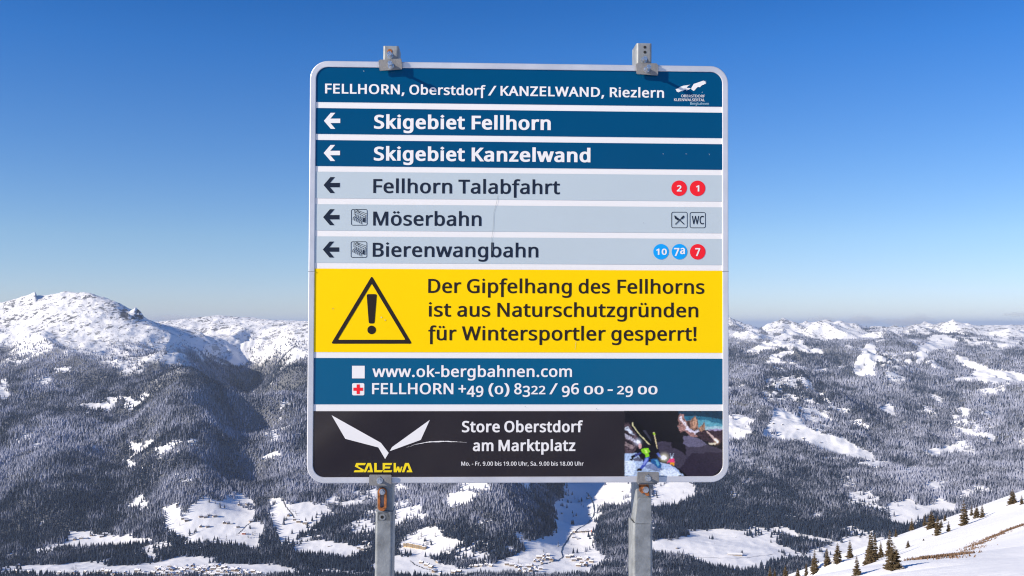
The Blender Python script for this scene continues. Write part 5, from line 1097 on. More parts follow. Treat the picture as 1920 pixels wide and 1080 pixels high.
# the picture is laid down as fine coloured cells so that it keeps the grain and soft edges of a print
NU, NV = 186, 124
GU, GV = np.meshgrid(np.linspace(143, 1478, NU), np.linspace(76, 957, NV))
cu_, cv_ = (GU[:-1, :-1] + GU[1:, 1:]).ravel() / 2, (GV[:-1, :-1] + GV[1:, 1:]).ravel() / 2
ju = cu_ + 16 * fbm(cu_, cv_, 60, 3, 501) + 6 * fbm(cu_, cv_, 14, 2, 503)
jv = cv_ + 16 * fbm(cu_, cv_, 60, 3, 502) + 6 * fbm(cu_, cv_, 14, 2, 504)
rgb = np.zeros((len(cu_), 3)); rgb[:] = srgb(PIC[0][0])
busy = np.full(len(cu_), 0.4)
for k, (c, poly) in enumerate(PIC[1:], 1):
    fine = k >= 33
    soft = cu_ * 0 + (0.35 if fine else 1.0)
    q = inside(poly, cu_ + (ju - cu_) * soft, cv_ + (jv - cv_) * soft)
    rgb[q] = srgb(c)
    busy[q] = 0.22 if fine else (0.95 if k in (5, 6, 7, 8, 10, 12, 15, 22, 23, 24, 25, 26, 27) else 0.35)
grain = fbm(cu_ + cv_ * 0.5, cv_ * 1.6, 22, 4, 511, True) * 1.1 + fbm(cu_, cv_, 9, 1, 513) * 0.5
rgb = rgb * np.clip(1 + busy[:, None] * grain[:, None] * 1.3, 0.15, 2.4)
glow = np.exp(-((cu_ - 684) ** 2 + (cv_ - 704) ** 2) / 2200)[:, None] * np.array([0.9, 0.85, 0.5]) + np.exp(-((cu_ - 330) ** 2 + (cv_ - 492) ** 2) / 1500)[:, None] * np.array([0.7, 0.8, 1.0]) * 0.8 + np.exp(-((cu_ - 1395) ** 2 + (cv_ - 490) ** 2) / 900)[:, None] * np.array([1.0, 0.6, 0.3]) * 0.7
gg = np.clip(rgb + glow * 0.8, 0, 0.9).reshape(NV - 1, NU - 1, 3)
gp = np.pad(gg, ((1, 1), (1, 1), (0, 0)), mode='edge')
bl = (gp[:-2, 1:-1] + gp[2:, 1:-1] + gp[1:-1, :-2] + gp[1:-1, 2:] + 2 * gg) / 6
bl = bl * np.where(bl.mean(-1, keepdims=True) < 0.10, 0.8, 1.0)
rgb = bl.reshape(-1, 3)
edge_ok = inside(PIC[0][1], cu_, cv_)
left_fade = np.clip((cu_ - 143) / 22, 0, 1)[:, None]
rgb = rgb * left_fade + np.array([0.02, 0.016, 0.018]) * (1 - left_fade)
V = []
for r_ in range(NV):
    a = on_board(*zq((143, GV[r_, 0]))); b_ = on_board(*zq((1478, GV[r_, 0])))
    for c_ in range(NU):
        f_ = c_ / (NU - 1); V.append((a[0] + (b_[0] - a[0]) * f_, -0.0009, a[1] + (b_[1] - a[1]) * f_))
Fc, cols = [], []
for i_ in range(NV - 1):
    for j_ in range(NU - 1):
        n_f = i_ * (NU - 1) + j_
        if edge_ok[n_f]:
            a = i_ * NU + j_; Fc.append((a, a + NU, a + NU + 1, a + 1)); cols.append(rgb[n_f])
PICM = film_mat('picture_ink', (0.5, 0.5, 0.5), 0.14, 0.4, 0.1)
pn = PICM.node_tree; pat = node(pn, 'ShaderNodeAttribute', attribute_name='ink')
pn.links.new(pat.outputs['Color'], pn.nodes['Principled BSDF'].inputs['Base Color'])
po = mesh_obj('printed_picture', V, Fc, PICM, BOARD)
ia_ = po.data.attributes.new('ink', 'FLOAT_COLOR', 'CORNER')
cc = np.repeat(np.array(cols), 4, axis=0); ia_.data.foreach_set('color', np.c_[cc, np.ones(len(cc))].astype(np.float32).ravel())
# small scuffs, specks and one faint run of dirty water
SCUFF = film_mat('pale_scuff', (0.45, 0.52, 0.58), 0.6, 0.2); DIRT = film_mat('dried_dirt', (0.33, 0.37, 0.40), 0.6, 0.2)
marks = [fill_flat('m', [px_poly(stroke(p, w))], SCUFF, Z_PRINT2) for p, w in (
    ([(1243, 287.4), (1243.4, 289.5)], 0.7), ([(1285, 288.6), (1288, 288.9)], 0.5), ([(1329, 288.4), (1330.5, 290.5)], 0.6), ([(681, 133), (683, 133.8)], 1.0),
    ([(1317, 172.5), (1316, 174)], 0.8), ([(714, 594.5), (716.5, 595.5)], 1.2), ([(1088, 800), (1088.6, 806)], 0.8))]
merge(marks, 'scuff_marks', BOARD)['kind'] = 'stuff'
marks = [fill_flat('m', [px_poly(stroke(p, w))], DIRT, Z_PRINT2) for p, w in (
    ([(934, 366), (931, 380), (926, 398), (924.5, 430), (922, 446), (923, 470)], 0.55), ([(625, 578), (624, 579.5)], 1.1), ([(722, 599), (722.6, 601.5)], 1.1), ([(1206, 417.4), (1206.6, 418.6)], 1.2),
    ([(1358, 507), (1362, 509)], 1.0), ([(984, 762), (985.5, 762.6)], 1.0), ([(1117, 767), (1119, 766)], 1.0), ([(1080, 640), (1078, 655)], 0.4))]
merge(marks, 'dirt_marks', BOARD)['kind'] = 'stuff'
# ------------------------------------------------------------------ frame, posts, clamps
def metal_mat(name, rgb, rough, metallic=0.85, blotch=0.25, scale=14.0, bump=0.0006):
    m, nt, b = mat(name)
    L = nt.links
    tc = node(nt, 'ShaderNodeTexCoord')
    nz = node(nt, 'ShaderNodeTexNoise', in_Scale=scale, in_Detail=7.0, in_Roughness=0.65)
    L.new(tc.outputs['Object'], nz.inputs['Vector'])
    mr = node(nt, 'ShaderNodeMapRange'); mr.inputs['From Min'].default_value = 0.3; mr.inputs['From Max'].default_value = 0.7
    mr.inputs['To Min'].default_value = 1 - blotch; mr.inputs['To Max'].default_value = 1 + blotch
    L.new(nz.outputs['Fac'], mr.inputs['Value'])
    mx = node(nt, 'ShaderNodeMix', data_type='RGBA', blend_type='MULTIPLY'); mx.inputs['Factor'].default_value = 1
    mx.inputs['A'].default_value = (*rgb, 1); L.new(mr.outputs[0], mx.inputs['B'])
    L.new(mx.outputs['Result'], b.inputs['Base Color'])
    b.inputs['Metallic'].default_value = metallic
    r2 = node(nt, 'ShaderNodeMapRange'); r2.inputs['To Min'].default_value = rough - 0.12; r2.inputs['To Max'].default_value = rough + 0.16
    L.new(nz.outputs['Fac'], r2.inputs['Value']); L.new(r2.outputs[0], b.inputs['Roughness'])
    bp = node(nt, 'ShaderNodeBump'); bp.inputs['Distance'].default_value = bump
    n3 = node(nt, 'ShaderNodeTexNoise', in_Scale=scale * 6, in_Detail=5.0)
    L.new(tc.outputs['Object'], n3.inputs['Vector'])
    L.new(n3.outputs['Fac'], bp.inputs['Height']); L.new(bp.outputs['Normal'], b.inputs['Normal'])
    return m
ALU = metal_mat('brushed_aluminium', (0.70, 0.69, 0.70), 0.38, 0.5, 0.08, 8, 0.0003)
ZINC = metal_mat('galvanized_steel', (0.27, 0.285, 0.29), 0.55, 0.35, 0.35, 22)
CLAMP = metal_mat('dull_clamp_steel', (0.25, 0.245, 0.24), 0.6, 0.3, 0.18, 30)
BOLTM = metal_mat('bright_bolt_zinc', (0.62, 0.64, 0.66), 0.25, 0.9, 0.3, 60)
RUST = metal_mat('rust', (0.30, 0.10, 0.028), 0.85, 0.0, 0.9, 70, 0.001)
HOLE, _, hb = mat('dark_hole'); hb.inputs['Base Color'].default_value = (0.01, 0.01, 0.01, 1); hb.inputs['Roughness'].default_value = 0.9

# frame: a profile carried round the board, mitred into the rounded corners
prof = [(0.0158, 0.006), (0.0158, -0.0016), (0.0152, -0.0026), (0.0142, -0.0030), (0.0022, -0.0036), (0.0008, -0.0030), (0.0, -0.0014), (0.0, 0.0110), (0.0158, 0.0110)]
NC = 10
def ring(ins):
    return rrect(-BW / 2 + ins, -BH / 2 + ins, BW / 2 - ins, BH / 2 - ins, max(0.047 - ins, 0.002), NC)
V, Fc = [], []
rings = [ring(i) for i, _ in prof]; npt = len(rings[0])
for (ins, yy), rg in zip(prof, rings):
    V += [(x, yy, z) for x, z in rg]
for a in range(len(prof)):
    b_ = (a + 1) % len(prof)
    for k in range(npt):
        k2 = (k + 1) % npt
        Fc.append((a * npt + k, a * npt + k2, b_ * npt + k2, b_ * npt + k))
fr_o = mesh_obj('frame', V, Fc, ALU, BOARD)
# the two halves of the frame meet in thin seams at the sides; a narrow lip joins frame and film
for sx in (-1, 1):
    zz = on_board(580 if sx < 0 else 1366, 509)[1]
    x0, x1 = (sx * BW / 2 - 0.0004, sx * (BW / 2 - 0.0168)) if sx < 0 else (sx * (BW / 2 - 0.0168), sx * BW / 2 + 0.0004)
    vs = [(x, y, z) for x in (x0, x1) for y in (-0.0039, 0.0112) for z in (zz - 0.0006, zz + 0.0006)]
    mesh_obj('frame_seam', vs, [(0, 1, 3, 2), (4, 6, 7, 5), (0, 4, 5, 1), (2, 3, 7, 6), (0, 2, 6, 4), (1, 5, 7, 3)], ZINC, fr_o)

def prism(name, outline, y0, y1, m, parent, bevel=0.0):
    """outline (x, z) pushed from y0 (front) to y1 (back)"""
    bm = bmesh.new()
    a = [bm.verts.new((x, y0, z)) for x, z in outline]; b_ = [bm.verts.new((x, y1, z)) for x, z in outline]
    bm.faces.new(a); bm.faces.new(b_[::-1]); n = len(outline)
    for k in range(n): bm.faces.new((a[k], b_[k], b_[(k + 1) % n], a[(k + 1) % n]))
    bmesh.ops.recalc_face_normals(bm, faces=bm.faces[:])
    if bevel:
        bmesh.ops.bevel(bm, geom=[e for e in bm.edges if abs(e.verts[0].co.y - y0) < 1e-6 and abs(e.verts[1].co.y - y0) < 1e-6], offset=bevel, segments=2, affect='EDGES')
    me = bpy.data.meshes.new(name); bm.to_mesh(me); bm.free(); me.materials.append(m)
    o = bpy.data.objects.new(name, me); COL.objects.link(o); o.parent = parent
    return o

def bolt(x, z, y_face, reach, r, parent, washer=True, m=BOLTM):
    """hex head bolt standing reach out of the face at y_face (towards the viewer)"""
    bm = bmesh.new()
    def cyl(rad, ya, yb, n, rot=0.0):
        ra = [bm.verts.new((x + rad * math.cos(rot + 2 * math.pi * k / n), ya, z + rad * math.sin(rot + 2 * math.pi * k / n))) for k in range(n)]
        rb = [bm.verts.new((x + rad * math.cos(rot + 2 * math.pi * k / n), yb, z + rad * math.sin(rot + 2 * math.pi * k / n))) for k in range(n)]
        bm.faces.new(ra); bm.faces.new(rb[::-1])
        for k in range(n): bm.faces.new((ra[k], rb[k], rb[(k + 1) % n], ra[(k + 1) % n]))
    if washer: cyl(r * 1.25, y_face - 0.0018, y_face, 16)
    cyl(r * 0.55, y_face - reach + 0.004, y_face - 0.0015, 12)
    if reach > 0.02: cyl(r * 1.0, y_face - 0.0085, y_face - 0.0018, 6, 0.3)
    cyl(r, y_face - reach + 0.001, y_face - reach + 0.0065, 6, 0.1)
    cyl(r * 0.8, y_face - reach, y_face - reach + 0.001, 16)
    bmesh.ops.recalc_face_normals(bm, faces=bm.faces[:])
    me = bpy.data.meshes.new('bolt'); bm.to_mesh(me); bm.free(); me.materials.append(m)
    o = bpy.data.objects.new('bolt', me); COL.objects.link(o); o.parent = parent
    return o

def channel(name, xc, w, y0, dep, z0, z1, m, parent, rc=0.006, lean=0.0, wall=0.003):
    """open backed steel channel post, rounded front corners; hollow"""
    h = w / 2
    def sect(k):  # k = inset
        r = max(rc - k, 0.001)
        return [(-h + k, y0 + dep), (-h + k, y0 + rc)] + [(-h + k + r - r * math.cos(a), y0 + k + r - r * math.sin(a)) for a in (0.4, 0.8, 1.2, 1.5708)] + \
               [(h - k - r + r * math.sin(a), y0 + k + r - r * math.cos(a)) for a in (0, 0.4, 0.8, 1.2)] + [(h - k, y0 + rc), (h - k, y0 + dep)]
    out = sect(0) + [(h - 0.012, y0 + dep), (h - 0.012, y0 + dep - wall)] + sect(wall)[::-1][0:0]
    inner = sect(wall)
    ol, il = sect(0), inner
    V = []
    for z in (z0, z1):
        V += [(xc + lean * (z - z1) + x, y, z) for x, y in ol] + [(xc + lean * (z - z1) + x, y, z) for x, y in il]
    n = len(ol); N2 = 2 * n; Fc = []
    for k in range(n - 1):
        Fc.append((k, k + 1, N2 + k + 1, N2 + k))
        Fc.append((n + k + 1, n + k, N2 + n + k, N2 + n + k + 1))
        for b_ in (0, N2): Fc.append((b_ + k, b_ + k + 1, b_ + n + k + 1, b_ + n + k))
    for k in (0, n - 1):
        Fc.append((k, n + k, N2 + n + k, N2 + k))
    me = bpy.data.meshes.new(name); me.from_pydata(V, [], Fc); me.materials.append(m)
    bm = bmesh.new(); bm.from_mesh(me); bmesh.ops.recalc_face_normals(bm, faces=bm.faces[:]); bm.to_mesh(me); bm.free()
    o = bpy.data.objects.new(name, me); COL.objects.link(o); o.parent = parent
    return o

YF = 0.0125           # front face of the upper posts, just behind the frame
g0 = float(ground_height(B_LOC.x, B_LOC.y)[0]) - B_LOC.z
for side in (0, 1):
    if side == 0:
        ut, zt = on_board(733.0, 86, YF); ub, zb_ = on_board(719.5, 1060, YF)
        us, zs_ = on_board(718.0, 933, YF)
    else:
        ut, zt = on_board(1208.0, 81, YF); ub, zb_ = on_board(1206.0, 1060, YF)
        us, zs_ = on_board(1206.0, 933, YF)
    lean = (ut - ub) / (zt - zb_)
    post = channel('post', ut, 0.041, YF, 0.072, g0 - 0.3, zt, ZINC, BOARD, lean=lean)
    # lower sleeve with cut shoulders
    w = 0.0455 if side == 0 else 0.0520
    y0 = YF - 0.0045
    zc = zs_
    sh = channel('lower_channel', ut + lean * (zc - zt) - (0.0005 if side == 0 else 0.0016), w, y0, 0.076, g0 - 0.35, zc - 0.036 - 0.03 * side, ZINC, post, rc=0.007, lean=lean)
    xc = ut + lean * (zc - zt) - (0.0005 if side == 0 else 0.0016)
    if side == 0:
        outl = [(xc - w / 2 + 0.004, zc - 0.04), (xc - w / 2 + 0.004, zc - 0.004), (xc - w / 2 + 0.010, zc - 0.001), (xc - 0.004, zc - 0.034), (xc + 0.010, zc - 0.034), (xc + w / 2 - 0.007, zc - 0.046), (xc + w / 2 - 0.007, zc - 0.06), (xc - w / 2 + 0.004, zc - 0.06)]
    else:
        outl = [(xc - w / 2 + 0.005, zc - 0.066), (xc - w / 2 + 0.013, zc - 0.004), (xc - w / 2 + 0.018, zc), (xc + w / 2 - 0.004, zc), (xc + w / 2 - 0.003, zc - 0.07), (xc - w / 2 + 0.005, zc - 0.07)]
    prism('channel_shoulder', outl, y0, YF - 0.0003, ZINC, sh, 0.0008)
    # rusty slot plate and screw below the board
    if side == 0:
        sx, sz = on_board(716.5, 936, y0)
        def capsule(hw, hh, cx_=sx, cz_=sz):
            return [(cx_ + hw * math.cos(a), cz_ + (hh - hw) * (1 if math.sin(a) >= 0 else -1) + hw * math.sin(a)) for a in [2 * math.pi * k / 24 for k in range(24)]]
        ou, inn = capsule(0.0118, 0.030), capsule(0.0052, 0.0215, sx, sz)
        V = [(x, y0 - 0.004, z) for x, z in ou] + [(x, y0 - 0.004, z) for x, z in inn] + [(x, y0 + 0.004, z) for x, z in ou] + [(x, y0 + 0.004, z) for x, z in inn]
        n = 24; Fc = []
        for k in range(n):
            k2 = (k + 1) % n
            Fc += [(k, n + k, n + k2, k2), (k, k2, 2 * n + k2, 2 * n + k), (n + k, 3 * n + k, 3 * n + k2, n + k2)]
        mesh_obj('rusty_slot', V, Fc, RUST, post)
        bx_, bz_ = on_board(716.3, 923, y0 - 0.01); bolt(bx_, bz_, y0 - 0.003, 0.014, 0.0062, post)
        hx, hz_ = on_board(716.5, 969.5, y0)
        hl = prism('rust_ring', disc(hx, hz_, 0.009, 14), y0 - 0.0008, y0 + 0.001, ZINC, post)
        prism('hole', disc(hx, hz_, 0.0042, 14), y0 - 0.0012, y0 + 0.001, HOLE, post)
    else:
        rr_ = px_poly([(1199.5, 908), (1217, 908), (1219, 931), (1213, 931), (1209, 925), (1205, 927), (1200, 922)])
        prism('rusty_plate', rr_, YF - 0.0035, YF + 0.0002, RUST, post, 0.0005)
        bx_, bz_ = on_board(1211.4, 919, YF - 0.01); bolt(bx_, bz_, YF - 0.0035, 0.013, 0.0064, post)

def clamp(corners, y0, bolts, top):
    """bent clamp plate holding the frame to its post"""
    outl = [on_board(x, y, y0) for x, y in corners]
    pl = prism('clamp', round_poly(outl, 0.0026, 3), y0, y0 + 0.003, CLAMP, BOARD, 0.0006)
    xs = [p[0] for p in outl]; zs_ = [p[1] for p in outl]
    if top:   # return leg lying over the frame
        zb2 = max(zs_) - 0.0008
        zl = [(min(xs) + 0.004, BH / 2 + 0.001), (max(xs) - 0.004, BH / 2 + 0.001), (max(xs) - 0.004, BH / 2 + 0.0036), (min(xs) + 0.004, BH / 2 + 0.0036)]
    else:
        zl = [(min(xs) + 0.004, -BH / 2 - 0.0036), (max(xs) - 0.004, -BH / 2 - 0.0036), (max(xs) - 0.004, -BH / 2 - 0.001), (min(xs) + 0.004, -BH / 2 - 0.001)]
    prism('clamp_leg', zl, y0 + 0.003, YF - 0.0005, CLAMP, pl)
    for (bx2, by2, reach, rust) in bolts:
        x, z = on_board(bx2, by2, y0 - reach)
        if rust:
            q = [(x - 0.011, z + 0.003), (x - 0.008, z + 0.010), (x + 0.001, z + 0.011), (x + 0.002, z + 0.004), (x - 0.006, z - 0.006)]
            prism('bent_washer', q, y0 - 0.0015, y0 + 0.001, CLAMP, pl)
        bolt(x, z, y0, reach, 0.0064, pl)
    return pl
YC = -0.0125
clamp([(709.4, 112.6), (752.6, 109.4), (754.3, 129.6), (711.8, 132.8)], YC, [(731.0, 117.5, 0.034, False)], True)
clamp([(1192.8, 118.6), (1234.8, 120.6), (1234.0, 141.2), (1194.0, 138.6)], YC, [(1216.8, 124.6, 0.036, True)], True)
clamp([(692.2, 890.2), (734.2, 890.4), (734.0, 911.0), (691.6, 910.6)], YC, [(710.6, 903.4, 0.020, True)], False)
clamp([(1195.4, 885.4), (1235.6, 885.4), (1235.6, 905.4), (1194.6, 905.8)], YC, [(1216.8, 898.8, 0.020, True)], False)
# bolts and holes on the post heads
x, z = on_board(730.0, 99.5, YF - 0.03); bolt(x, z, YF, 0.028, 0.0064, BOARD)
xr, zr = on_board(731.5, 96.5, YF); prism('rust_patch', [(xr - 0.008, zr - 0.002), (xr - 0.006, zr + 0.005), (xr + 0.001, zr + 0.007), (xr + 0.006, zr + 0.003), (xr + 0.004, zr - 0.006)], YF - 0.0008, YF + 0.001, RUST, BOARD)
x, z = on_board(1210.0, 109.0, YF - 0.02); bolt(x, z, YF, 0.020, 0.0064, BOARD)
for yy in (88.4, 97.8):
    hx, hz_ = on_board(1209.2, yy, YF); prism('hole', disc(hx, hz_, 0.0038, 14), YF - 0.0006, YF + 0.001, HOLE, BOARD)
# ------------------------------------------------------------------ finding places on the land
def place(X, Y, d0=3300.0, d1=9500.0, n=260):
    """first ground met along the line of sight to (X, Y) between two distances"""
    X = np.atleast_1d(np.asarray(X, float)); Y = np.atleast_1d(np.asarray(Y, float))
    ds = np.geomspace(d0, d1, n)
    out = np.zeros((len(X), 3))
    for i, (px_, py_) in enumerate(zip(X, Y)):
        b_, r_ = bearing(px_, py_)
        xs, ys = float(b_) * ds, ds
        rr_, aa_ = np.hypot(xs, ys), np.arctan2(xs, ys)
        zt = grid_at(gz, aa_, rr_)
        hit = np.where(zt >= float(r_) * ds)[0]
        k = hit[0] if len(hit) else int(np.argmin(np.abs(zt - float(r_) * ds)))
        out[i] = (xs[k], ys[k], zt[k])
    return out

# ------------------------------------------------------------------ spruces on the near slope and lone ones in the valley
def spruce_material(name, green, snow_amt):
    m, nt, b = mat(name)
    L = nt.links
    geo = node(nt, 'ShaderNodeNewGeometry'); sp = node(nt, 'ShaderNodeSeparateXYZ')
    L.new(geo.outputs['Normal'], sp.inputs[0])
    oi = node(nt, 'ShaderNodeObjectInfo')
    tc = node(nt, 'ShaderNodeTexCoord')
    nz = node(nt, 'ShaderNodeTexNoise', in_Scale=3.0, in_Detail=4.0)
    L.new(tc.outputs['Object'], nz.inputs['Vector'])
    cm = node(nt, 'ShaderNodeMix', data_type='RGBA')
    cm.inputs['A'].default_value = (*[g * 0.45 for g in green], 1); cm.inputs['B'].default_value = (*[g * 1.5 for g in green], 1)
    L.new(nz.outputs['Fac'], cm.inputs['Factor'])
    ad = node(nt, 'ShaderNodeMath', operation='MULTIPLY_ADD'); ad.inputs[1].default_value = 0.35
    L.new(sp.outputs['Z'], ad.inputs[0]); L.new(nz.outputs['Fac'], ad.inputs[2])
    mr = node(nt, 'ShaderNodeMapRange'); mr.inputs['From Min'].default_value = 0.95 - snow_amt; mr.inputs['From Max'].default_value = 1.05 - snow_amt
    L.new(ad.outputs[0], mr.inputs['Value'])
    sm_ = node(nt, 'ShaderNodeMix', data_type='RGBA'); sm_.inputs['B'].default_value = (0.75, 0.76, 0.79, 1)
    L.new(cm.outputs['Result'], sm_.inputs['A']); L.new(mr.outputs[0], sm_.inputs['Factor'])
    L.new(sm_.outputs['Result'], b.inputs['Base Color'])
    b.inputs['Roughness'].default_value = 0.85; b.inputs['Specular IOR Level'].default_value = 0.15
    return m
NEEDLES = spruce_material('spruce_needles', (0.085, 0.062, 0.034), 0.14)
NEEDLES_FAR = spruce_material('frosted_needles', (0.030, 0.040, 0.042), 0.25)
BARK = metal_mat('spruce_bark', (0.10, 0.065, 0.04), 0.95, 0.0, 0.4, 6, 0.01)

def spruce_meshes(seed, tiers, arms, leafy, wide):
    """unit high spruce: drooping arms in whorls, each hung with needle sprays"""
    rs = random.Random(seed)
    V, Fc = [], []
    def spray(p, d, ln, w):
        side = Vector((-d.y, d.x, 0)).normalized() * w
        up = Vector((0, 0, 1))
        a = p; b_ = p + d * ln * 0.55 + side * 1.0 + up * 0.004; c = p + d * ln + up * -0.012; e = p + d * ln * 0.55 - side + up * 0.004
        k = len(V)
        drop = Vector((0, 0, -w * rs.uniform(0.9, 1.6)))
        V.extend([tuple(a), tuple(b_ + drop), tuple(c), tuple(e + drop), tuple(p + d * ln * 0.5 + up * 0.006)])
        Fc.extend([(k, k + 1, k + 4), (k + 1, k + 2, k + 4), (k + 2, k + 3, k + 4), (k + 3, k, k + 4)])
    for t in range(tiers):
        f = t / (tiers - 1)
        z = 0.05 + 0.93 * f ** 0.92
        rad = wide * (1 - f) ** 0.85 * rs.uniform(0.78, 1.12) + 0.012
        n = max(3, int(arms * (1 - 0.55 * f)))
        a0 = rs.uniform(0, 6.28)
        for k in range(n):
            if rs.random() < 0.08: continue
            a = a0 + 6.283 * k / n + rs.uniform(-0.3, 0.3)
            r_ = rad * rs.uniform(0.62, 1.15)
            d = Vector((math.cos(a), math.sin(a), -0.42 + 0.5 * f)).normalized()
            p0 = Vector((0, 0, z + rs.uniform(-0.012, 0.012)))
            spray(p0, d, r_, r_ * 0.20 + 0.006)
            for q in range(leafy):
                g = (q + 0.6) / leafy
                for sg in (-1, 1):
                    dd = (d + Vector((-d.y, d.x, -0.15)) * sg * 0.9).normalized()
                    spray(p0 + d * r_ * g * 0.92, dd, r_ * 0.42 * (1.15 - g) + 0.010, r_ * 0.085 + 0.005)
    crown = bpy.data.meshes.new('crown'); crown.from_pydata(V, [], Fc); crown.materials.append(NEEDLES)
    TV, TF = [], []
    for (z, r_) in ((-0.06, 0.020), (0.3, 0.014), (0.98, 0.002)):
        for k in range(6): TV.append((r_ * math.cos(k * 1.047), r_ * math.sin(k * 1.047), z))
    for s_ in range(2):
        for k in range(6): TF.append((s_ * 6 + k, s_ * 6 + (k + 1) % 6, s_ * 6 + 6 + (k + 1) % 6, s_ * 6 + 6 + k))
    trunk = bpy.data.meshes.new('trunk'); trunk.from_pydata(TV, [], TF); trunk.materials.append(BARK)
    return crown, trunk
NEAR_SPRUCE = [spruce_meshes(31 + k, 17, 11, 3, w) for k, w in enumerate((0.22, 0.26, 0.20, 0.30))]
FAR_SPRUCE = []
for k in range(3):
    c, t = spruce_meshes(71 + k, 7, 6, 0, 0.24); c.materials.clear(); c.materials.append(NEEDLES_FAR); FAR_SPRUCE.append((c, t))
def plant(meshes, loc, h, turn, label, group, wide=1.0):
    r = empty('spruce_tree', loc, turn); r.scale = (h * wide, h * wide, h)
    tag(r, label, 'spruce', group)
    for nm, me in zip(('crown', 'trunk'), meshes):
        o = bpy.data.objects.new(nm, me); COL.objects.link(o); o.parent = r
    return r
NEAR = [ # X, Y of the foot, height in px, width, variant, label
 (1528,1075,42,1.0,0,'slim brown green spruce on the snow slope, first tall one past the valley wood'),
 (1551,1060,34,1.0,2,'small pointed spruce standing alone between two taller ones on the snow slope'),
 (1571,1056,38,1.05,1,'full conical spruce in the middle of the spaced row on the snow slope'),
 (1594,1047,35,1.0,0,'conical spruce casting a short blue shadow, last of the spaced row'),
 (1607,1086,40,1.0,2,'spruce cut by the lower picture edge, in front of the spaced row'),
 (1634,1056,61,0.75,1,'tallest spruce of the dense clump left of the pair with a long shadow'),
 (1641,1052,52,0.75,0,'narrow spruce leaning into the tallest tree of the clump'),
 (1628,1058,36,0.85,3,'low spruce at the left foot of the dense clump'),
 (1652,1046,31,1.0,2,'short spruce at the right edge of the dense clump'),
 (1669,1046,52,0.85,0,'tall spruce right behind the broad one in the middle of the slope'),
 (1677,1077,51,1.15,3,'broad shaggy spruce nearest the viewer with blue shadow on snow'),
 (1680,1007,18,0.9,2,'thin little spruce on the ridge behind the tall pair'),
 (1703,1027,15,1.2,1,'stunted wind bent spruce alone on the open snow'),
 (1710,995,25,1.0,0,'rounded spruce on the ridge left of the ragged group'),
 (1734,986,22,0.9,2,'leftmost small spruce of the ragged group on the ridge'),
 (1747,991,34,1.0,3,'tallest spruce of the ragged group on the ridge'),
 (1759,1004,37,0.9,1,'spruce standing lowest in front of the ragged group'),
 (1765,990,18,1.1,0,'bushy spruce in the middle of the ragged group'),
 (1772,977,14,1.2,2,'small spruce at the top right of the ragged group'),
 (1779,997,21,1.0,0,'little conical spruce alone right of the ragged group'),
 (1808,985,48,0.80,1,'tall dark spruce standing alone high on the ridge'),
 (1822,967,21,0.85,0,'slim spruce just right of the tall dark lone one'),
 (1832,972,25,0.95,3,'middle spruce of three close ones near the ridge top'),
 (1842,971,27,0.95,2,'rightmost of three close spruces near the ridge top'),
 (1899,945,29,1.0,3,'broad spruce on the crest close to the right picture edge'),
 (1916,946,18,0.9,1,'last small spruce at the right picture edge'),
 (1732,1014,5,1.4,3,'tiny snowbound spruce seedling on the open slope'),
 (1444,1088,29,0.9,2,'spruce tip showing at the foot of the snow slope, leftmost'),
 (1453,1086,21,1.0,0,'small spruce tip right beside the leftmost one'),
 (1473,1087,28,1.0,1,'brownish spruce rising from the lower picture edge below the dark wood'),
 (1496,1085,20,1.0,3,'low bushy spruce near the lower picture edge'),
 (1512,1080,25,0.95,2,'spruce left of the slim brown green one at the lower edge'),
]
for X, Y, hp, wd, v, lab in NEAR:
    p = place([X], [Y], 110, 430, 400)[0]
    h = hp / F * p[1] * 1.0
    plant(NEAR_SPRUCE[v], (p[0], p[1], p[2] - 0.15), h, random.uniform(0, 6.28), lab, 'spruces on the near snow slope', wd * 1.3)
ORD = ['leftmost', 'second from the left', 'third from the left', 'fourth from the left', 'fifth from the left', 'sixth from the left', 'seventh from the left', 'eighth from the left', 'ninth from the left', 'tenth from the left',
       'eleventh from the left', 'twelfth from the left', 'thirteenth from the left', 'fourteenth from the left', 'fifteenth from the left', 'sixteenth from the left', 'seventeenth from the left', 'eighteenth from the left', 'rightmost']
def own_labels(lab, lst):
    if len(lst) > 19: return [lab] * len(lst)
    order = sorted(range(len(lst)), key=lambda i: lst[i][0])
    out = [None] * len(lst)
    for n_o, i in enumerate(order):
        w_ = ORD[n_o] if n_o < len(lst) - 1 else 'rightmost'
        out[i] = '%s, %s' % (lab, w_ if len(lst) > 1 else 'alone')
    return out
